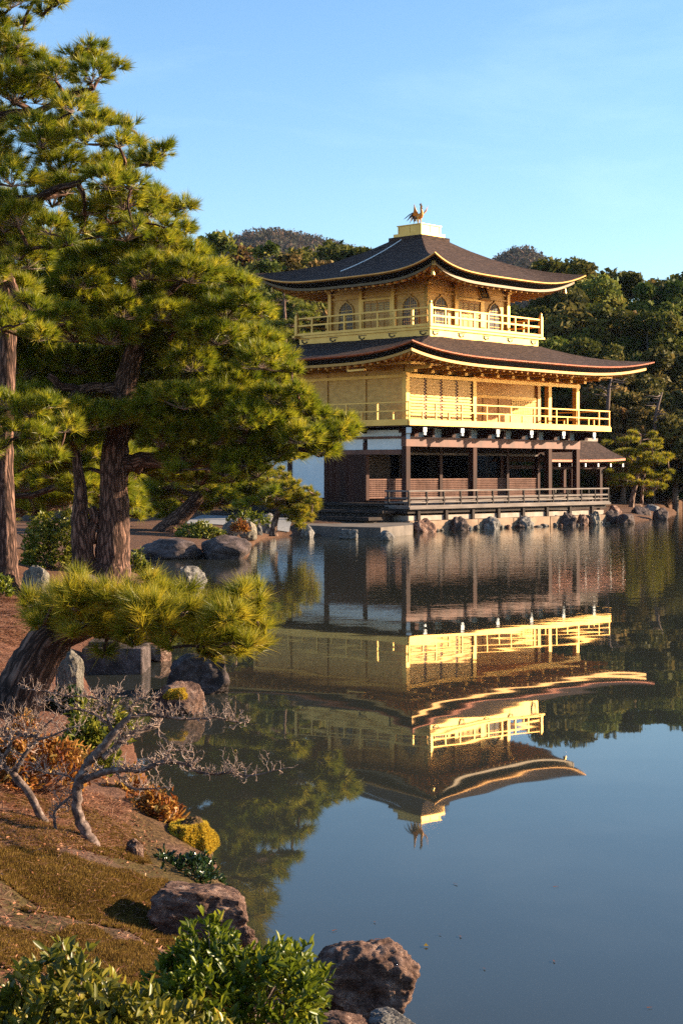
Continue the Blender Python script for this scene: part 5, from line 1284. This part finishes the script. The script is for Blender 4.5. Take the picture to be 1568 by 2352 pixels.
shrub("low_bush", "low deep-green bush beside the water above the flat-topped boulder", 410, 2040, 8.9, .25, .19, 420, 6, .048, .017, 'leaf_deep', 5, ry=.3, lift=.0)
shrub("red_bush", "low bush of orange-red leaves by the water right of the bare tree", 350, 1945, 9.9, .24, .30, 420, 6, .055, .02, 'leaf_red', 6, lift=.04)
shrub("red_bush", "orange-brown bush behind the bare tree's fork, above the other orange one", 300, 1850, 10.4, .19, .22, 240, 6, .055, .02, 'leaf_red', 7, lift=.12)
shrub("red_bush", "dark red-leaved bush at the left edge behind the bare trees", 60, 1800, hit(60, 1800).y, .36, .32, 420, 6, .055, .02, 'leaf_red', 8)
shrub("leafy_bush", "yellow-green leafy bush between the bare tree's forks", 195, 1775, hit(195, 1775).y, .20, .40, 330, 6, .07, .026, 'leaf_yellow', 9)
shrub("leafy_bush", "pale green sprout growing beside the mossy bank by the inlet", 268, 1700, 13.2, .14, .20, 90, 6, .06, .022, 'leaf_yellow', 10)
DBsh = hit(120, 1300).y
shrub("leafy_bush", "rounded sunlit yellow-green bush behind the two pine trunks on the left", 122, 1300, DBsh, .62, .92, 900, 5, .085, .04, 'leaf_yellow', 11, spread=.8)
D_ = hit(325, 1272).y
shrub("leafy_bush", "small bright green bush touching the right side of the big trunk", 316, 1290, 36, .30, .45, 160, 5, .10, .045, 'leaf_yellow', 12, spread=.8)
shrub("leafy_bush", "low yellow-green bush on the far bank between leaning trunk and boulders", 460, 1228, 49, .75, .45, 260, 5, .13, .06, 'leaf_yellow', 13, spread=.8)
shrub("red_bush", "tiny crimson plant on top of the dark boulders at the far bank", 552, 1216, 49.5, .22, .30, 90, 5, .13, .05, 'leaf_red', 14, spread=.8, lift=at(552, 1220, 49.5).z)
shrub("leafy_bush", "thin green plant standing before the gravel court on the far bank", 570, 1198, 55, .75, .5, 120, 5, .14, .06, 'leaf_gloss', 15, spread=.9, lift=at(570, 1206, 55).z)
shrub("leafy_bush", "dark green bush at the left edge between trunk and pale stone", -5, 1330, DL - 1.0, .2, .3, 110, 5, .07, .03, 'leaf_gloss', 16)
shrub('leafy_bush', 'low olive bush on the bank between the leaning pine trunk and the bare tree', 232, 1668, hit(232, 1668).y, .26, .20, 260, 6, .06, .024, 'leaf_olive', 18)
shrub('leafy_bush', 'dark green low bush under the leaning pine trunk', 150, 1630, hit(150, 1630).y, .24, .16, 200, 6, .055, .022, 'leaf_deep', 19)
# yellow moss cushion on its rock
def moss_cushion(label, c, rx, ry, rz, n, mat, seed):
    rng = np.random.default_rng(seed); v = nrm(rng.normal(size=(n, 3))); v[:, 2] = np.abs(v[:, 2]); P_ = v * np.array([rx, ry, rz]) * (1 + .22 * fbm(v[:, 0] * 2.5 + seed, v[:, 1] * 2.5, 3))[:, None]; P_[:, 2] = np.minimum(P_[:, 2], rz * .86 + .01 * v[:, 0])
    V, F_, T_ = needle_tufts(P_, v + np.array([0, 0, .3]), 7, .016, .005, .6, rng); o = np_mesh("moss_cushion", V, F_, M[mat], None, T_); o.location = c; tag(o, label, "moss", kind="stuff"); return o
c = at(426, 1918, 9.62); moss_cushion("bright yellow moss on the rounded rock", (c.x + .01, c.y + .08, .06), .155, .19, .175, 7500, 'moss_yellow', 3)

c = at(405, 1606, 15.4); moss_cushion("rusty orange moss on the squat rock in the water", (c.x, c.y + .15, c.z), .13, .17, .10, 2600, 'moss_yellow', 4)
# ground cover: mossy fuzz and fallen needles on the near bank
rng = np.random.default_rng(5)
def scatter_px(poly, n):
    xs = [p[0] for p in poly]; ys = [p[1] for p in poly]; px = rng.uniform(min(xs), max(xs), n * 2); py = rng.uniform(min(ys), max(ys), n * 2)
    ok = np.array([in_poly(a, b, poly) for a, b in zip(px, py)]); H_ = hits(px[ok], py[ok]); d = shore_distance(H_[:, 0], H_[:, 1]); return H_[d > .02]
bank = [(-60, 1830), (120, 1830), (300, 1900), (330, 1960), (420, 2070), (560, 2250), (560, 2340), (-60, 2340)]
H_ = scatter_px(bank, 110000); nz = fbm(H_[:, 0] * 1.7, H_[:, 1] * 1.7, 3); H_ = H_[nz > -.25]
V, F_, T_ = needle_tufts(H_, np.tile([0, 0, 1.0], (len(H_), 1)), 4, .026, .006, .6, rng); o = np_mesh("moss", V, F_, M['moss'], None, T_); tag(o, "short brownish moss covering the near bank", "moss", kind="stuff")
red = [(-60, 1360), (60, 1370), (160, 1400), (120, 1500), (60, 1560), (-60, 1600)]
H2 = np.concatenate([scatter_px(bank, 900), scatter_px([(-60, 1770), (160, 1800), (300, 1850), (300, 1950), (-60, 1950)], 2600), scatter_px(red, 5200)])
n = len(H2); a = rng.uniform(0, pi, n); L = rng.uniform(.025, .07, n)[:, None] * (H2[:, 1:2] / 9) ** .3; dv = np.stack([np.cos(a), np.sin(a), rng.normal(0, .12, n)], -1); sv_ = np.stack([-np.sin(a), np.cos(a), np.zeros(n)], -1) * .0016 * (H2[:, 1:2] / 8)
c = H2 + np.array([0, 0, .012]); V = np.stack([c - dv * L - sv_, c - dv * L + sv_, c + dv * L + sv_, c + dv * L - sv_], 1).reshape(-1, 3)
o = np_mesh("fallen_needles", V, np.arange(n * 4).reshape(-1, 4), M['litter'], None, np.repeat(rng.uniform(0, 1, n), 4)); tag(o, "red-brown fallen pine needles strewn over the bank", "pine needles", kind="stuff")

H3 = np.concatenate([scatter_px(bank, 1100), scatter_px([(-60, 1770), (160, 1800), (300, 1850), (380, 1960), (-60, 1950)], 1500)])
V, F_, T_ = leaf_fans(H3 + np.array([0, 0, .006]), rng.normal(size=(len(H3), 3)) * np.array([1, 1, .25]), 1, .026, .010, .3, rng); o = np_mesh("fallen_leaves", V, F_, M['litter'], None, T_); tag(o, "dry brown leaves scattered over the near bank", "leaf litter", kind="stuff")
# ------------------------------------------------------------------ leafless small trees on the near bank
def bare(label, D, trunk, limbs, seed, ntw=.8):
    q = random.Random(seed); base = at(trunk[0][0], trunk[0][1], D); base.z = ground1(base.x, base.y); root = empty("bare_tree", base); tag(root, label, "leafless tree")
    def P3(px, py, k): return at(px, py, D + k) - base
    tips = MB()
    def smooth(pl, kk):
        T = [P3(p[0], p[1], kk * i) for i, p in enumerate(pl)]; R_ = [p[2] * .60 / FPX * D / 2 for p in pl]; o_, r_ = [], []
        for i in range(len(T) - 1):
            p0 = T[max(i - 1, 0)]; p1 = T[i]; p2 = T[i + 1]; p3 = T[min(i + 2, len(T) - 1)]
            for k in range(5):
                t = k / 5; o_.append(((2 * p1) + (p2 - p0) * t + (2 * p0 - 5 * p1 + 4 * p2 - p3) * t * t + (-p0 + 3 * p1 - 3 * p2 + p3) * t ** 3) * .5 + Vector((q.gauss(0, 1), q.gauss(0, 1), q.gauss(0, 1))) * R_[i] * .10)
                r_.append((R_[i] + (R_[i + 1] - R_[i]) * t) * q.uniform(.96, 1.05))
        o_.append(T[-1]); r_.append(R_[-1]); return o_, r_
    def spur(p, d, L, r, depth):
        pts = [p]; n = 4
        for k in range(n):
            d = (d + Vector((q.uniform(-.75, .75), q.uniform(-.75, .75), q.uniform(-.5, .7)))).normalized(); p = p + d * L / n; pts.append(p)
            if depth > 0 and q.random() < .6: spur(p, (d + Vector((q.uniform(-1, 1), q.uniform(-1, 1), q.uniform(-.6, 1)))).normalized(), L * q.uniform(.4, .75), r * .62, depth - 1)
        tips.tube(pts, [r, r * .9, r * .75, r * .6, r * .35], 5)
    o_, r_ = smooth(trunk, 0); f = MB(); f.tube([o_[0] + Vector((0, 0, -.06))] + o_, [r_[0] * 1.5] + [x * (1 + .35 * exp(-i / 1.5)) for i, x in enumerate(r_)], 14, wob=.06, rnd=q); f.build("trunk", M['pale_bark'], root, True)
    for pl, kk in limbs:
        o_, r_ = smooth(pl, kk); f = MB(); f.tube(o_, r_, 10, wob=.08, rnd=q); f.build("branch", M['pale_bark'], root, True)
        for i in range(3, len(o_)):
            m_ = (1 + (q.random() < .7)) if q.random() < ntw * (1.2 if r_[i] < .022 else .3) else 0
            for _ in range(m_):
                d = Vector((q.uniform(-1, 1), q.uniform(-1, .6), q.uniform(-.35, 1.1))).normalized(); spur(o_[i], d, q.uniform(.03, .085), max(.0026, min(.0048, r_[i] * .45)), 2)
    tips.build("twigs", M['pale_twig'], root); root.children[-1]["kind"] = "stuff"
DBt = hit(213, 1943).y
bare("bare pale-barked tree whose forks reach out over the water", DBt,
     [(213, 1945, 50), (197, 1908, 44), (180, 1871, 39), (178, 1830, 38), (180, 1800, 40), (190, 1775, 36), (203, 1752, 34), (222, 1732, 34), (240, 1714, 33), (262, 1684, 30), (292, 1653, 24), (305, 1642, 20)],
     [([(300, 1648, 18), (330, 1641, 15), (370, 1645, 13), (420, 1651, 11), (471, 1650, 9), (500, 1648, 7), (530, 1657, 5), (570, 1660, 3)], .03),
      ([(184, 1795, 28), (217, 1781, 26), (256, 1770, 24), (300, 1768, 22), (328, 1770, 20), (355, 1757, 17), (381, 1749, 16), (430, 1757, 13), (455, 1772, 12), (492, 1778, 10), (535, 1774, 8), (574, 1782, 6), (640, 1768, 3)], -.03),
      ([(256, 1676, 18), (250, 1657, 15), (252, 1625, 13), (262, 1600, 10), (272, 1585, 6)], -.02), ([(250, 1662, 14), (225, 1645, 11), (195, 1632, 9), (148, 1623, 8), (120, 1610, 6), (88, 1616, 4)], .03),
      ([(251, 1630, 12), (235, 1610, 10), (205, 1600, 8), (143, 1598, 7), (115, 1590, 6), (60, 1582, 4)], .04), ([(236, 1742, 26), (266, 1716, 24), (290, 1697, 22), (310, 1684, 20), (348, 1672, 18), (362, 1668, 16)], .05),
      ([(264, 1768, 10), (277, 1789, 9), (305, 1811, 8), (345, 1812, 6), (392, 1808, 3)], -.05), ([(131, 1918, 13), (125, 1871, 12), (143, 1846, 12), (172, 1826, 12)], .01), ([(178, 1796, 9), (150, 1780, 7), (110, 1776, 6), (80, 1765, 4)], .02),
      ([(300, 1642, 12), (302, 1622, 9), (320, 1608, 7), (345, 1600, 4)], -.02), ([(380, 1749, 10), (384, 1728, 8), (410, 1722, 6), (440, 1728, 4)], .03)], 3)
bare("smaller bare tree at the left edge leaning away to the left, before the red bush", DBt + .15,
     [(145, 1940, 34), (115, 1908, 34), (88, 1863, 30), (64, 1816, 28), (42, 1793, 30), (32, 1775, 26)],
     [([(31, 1776, 20), (12, 1760, 17), (9, 1744, 16), (25, 1709, 15), (6, 1688, 14), (-40, 1665, 8)], .0), ([(38, 1772, 19), (57, 1734, 17), (82, 1705, 15), (90, 1687, 14), (105, 1668, 9), (131, 1643, 5)], .02),
      ([(88, 1690, 14), (60, 1690, 13), (41, 1686, 12), (0, 1678, 9), (-30, 1672, 6)], .04), ([(86, 1700, 10), (120, 1690, 7), (155, 1675, 6), (190, 1665, 4)], -.03), ([(8, 1690, 10), (20, 1660, 7), (50, 1645, 5), (90, 1650, 3)], .03)], 5)
# a yellow leaf afloat
for i, (px, py, lb) in enumerate(((541, 1724, "yellow leaf afloat left of the pavilion's mirrored roof"), (978, 2172, "pale fallen leaf floating on the calm water near the bottom"))):
    c = onlevel(px, py, .006); f = MB(); f.add([(c.x - .012, c.y, .006), (c.x, c.y - .02, .010), (c.x + .012, c.y, .006), (c.x, c.y + .025, .012)], [(0, 1, 2, 3)]); o = f.build("floating_leaf", M['moss_yellow']); tag(o, lb, "leaf")

q = random.Random(12)
for i in range(12):
    c = onlevel(q.uniform(760, 1500), q.uniform(2020, 2330), .005); a = q.uniform(0, 3); L = q.uniform(.008, .02); d = Vector((cos(a), sin(a), 0)) * L; e = Vector((-sin(a), cos(a), 0)) * .004
    f = MB(); f.add([c - d - e, c + d - e * .5, c + d + e * .5, c - d + e + Vector((0, 0, .002))], [(0, 1, 2, 3)]); o = f.build("floating_needle", M['litter']); tag(o, "tiny brown needle drifting on the open water", "pine needle", "needles drifting on the water")
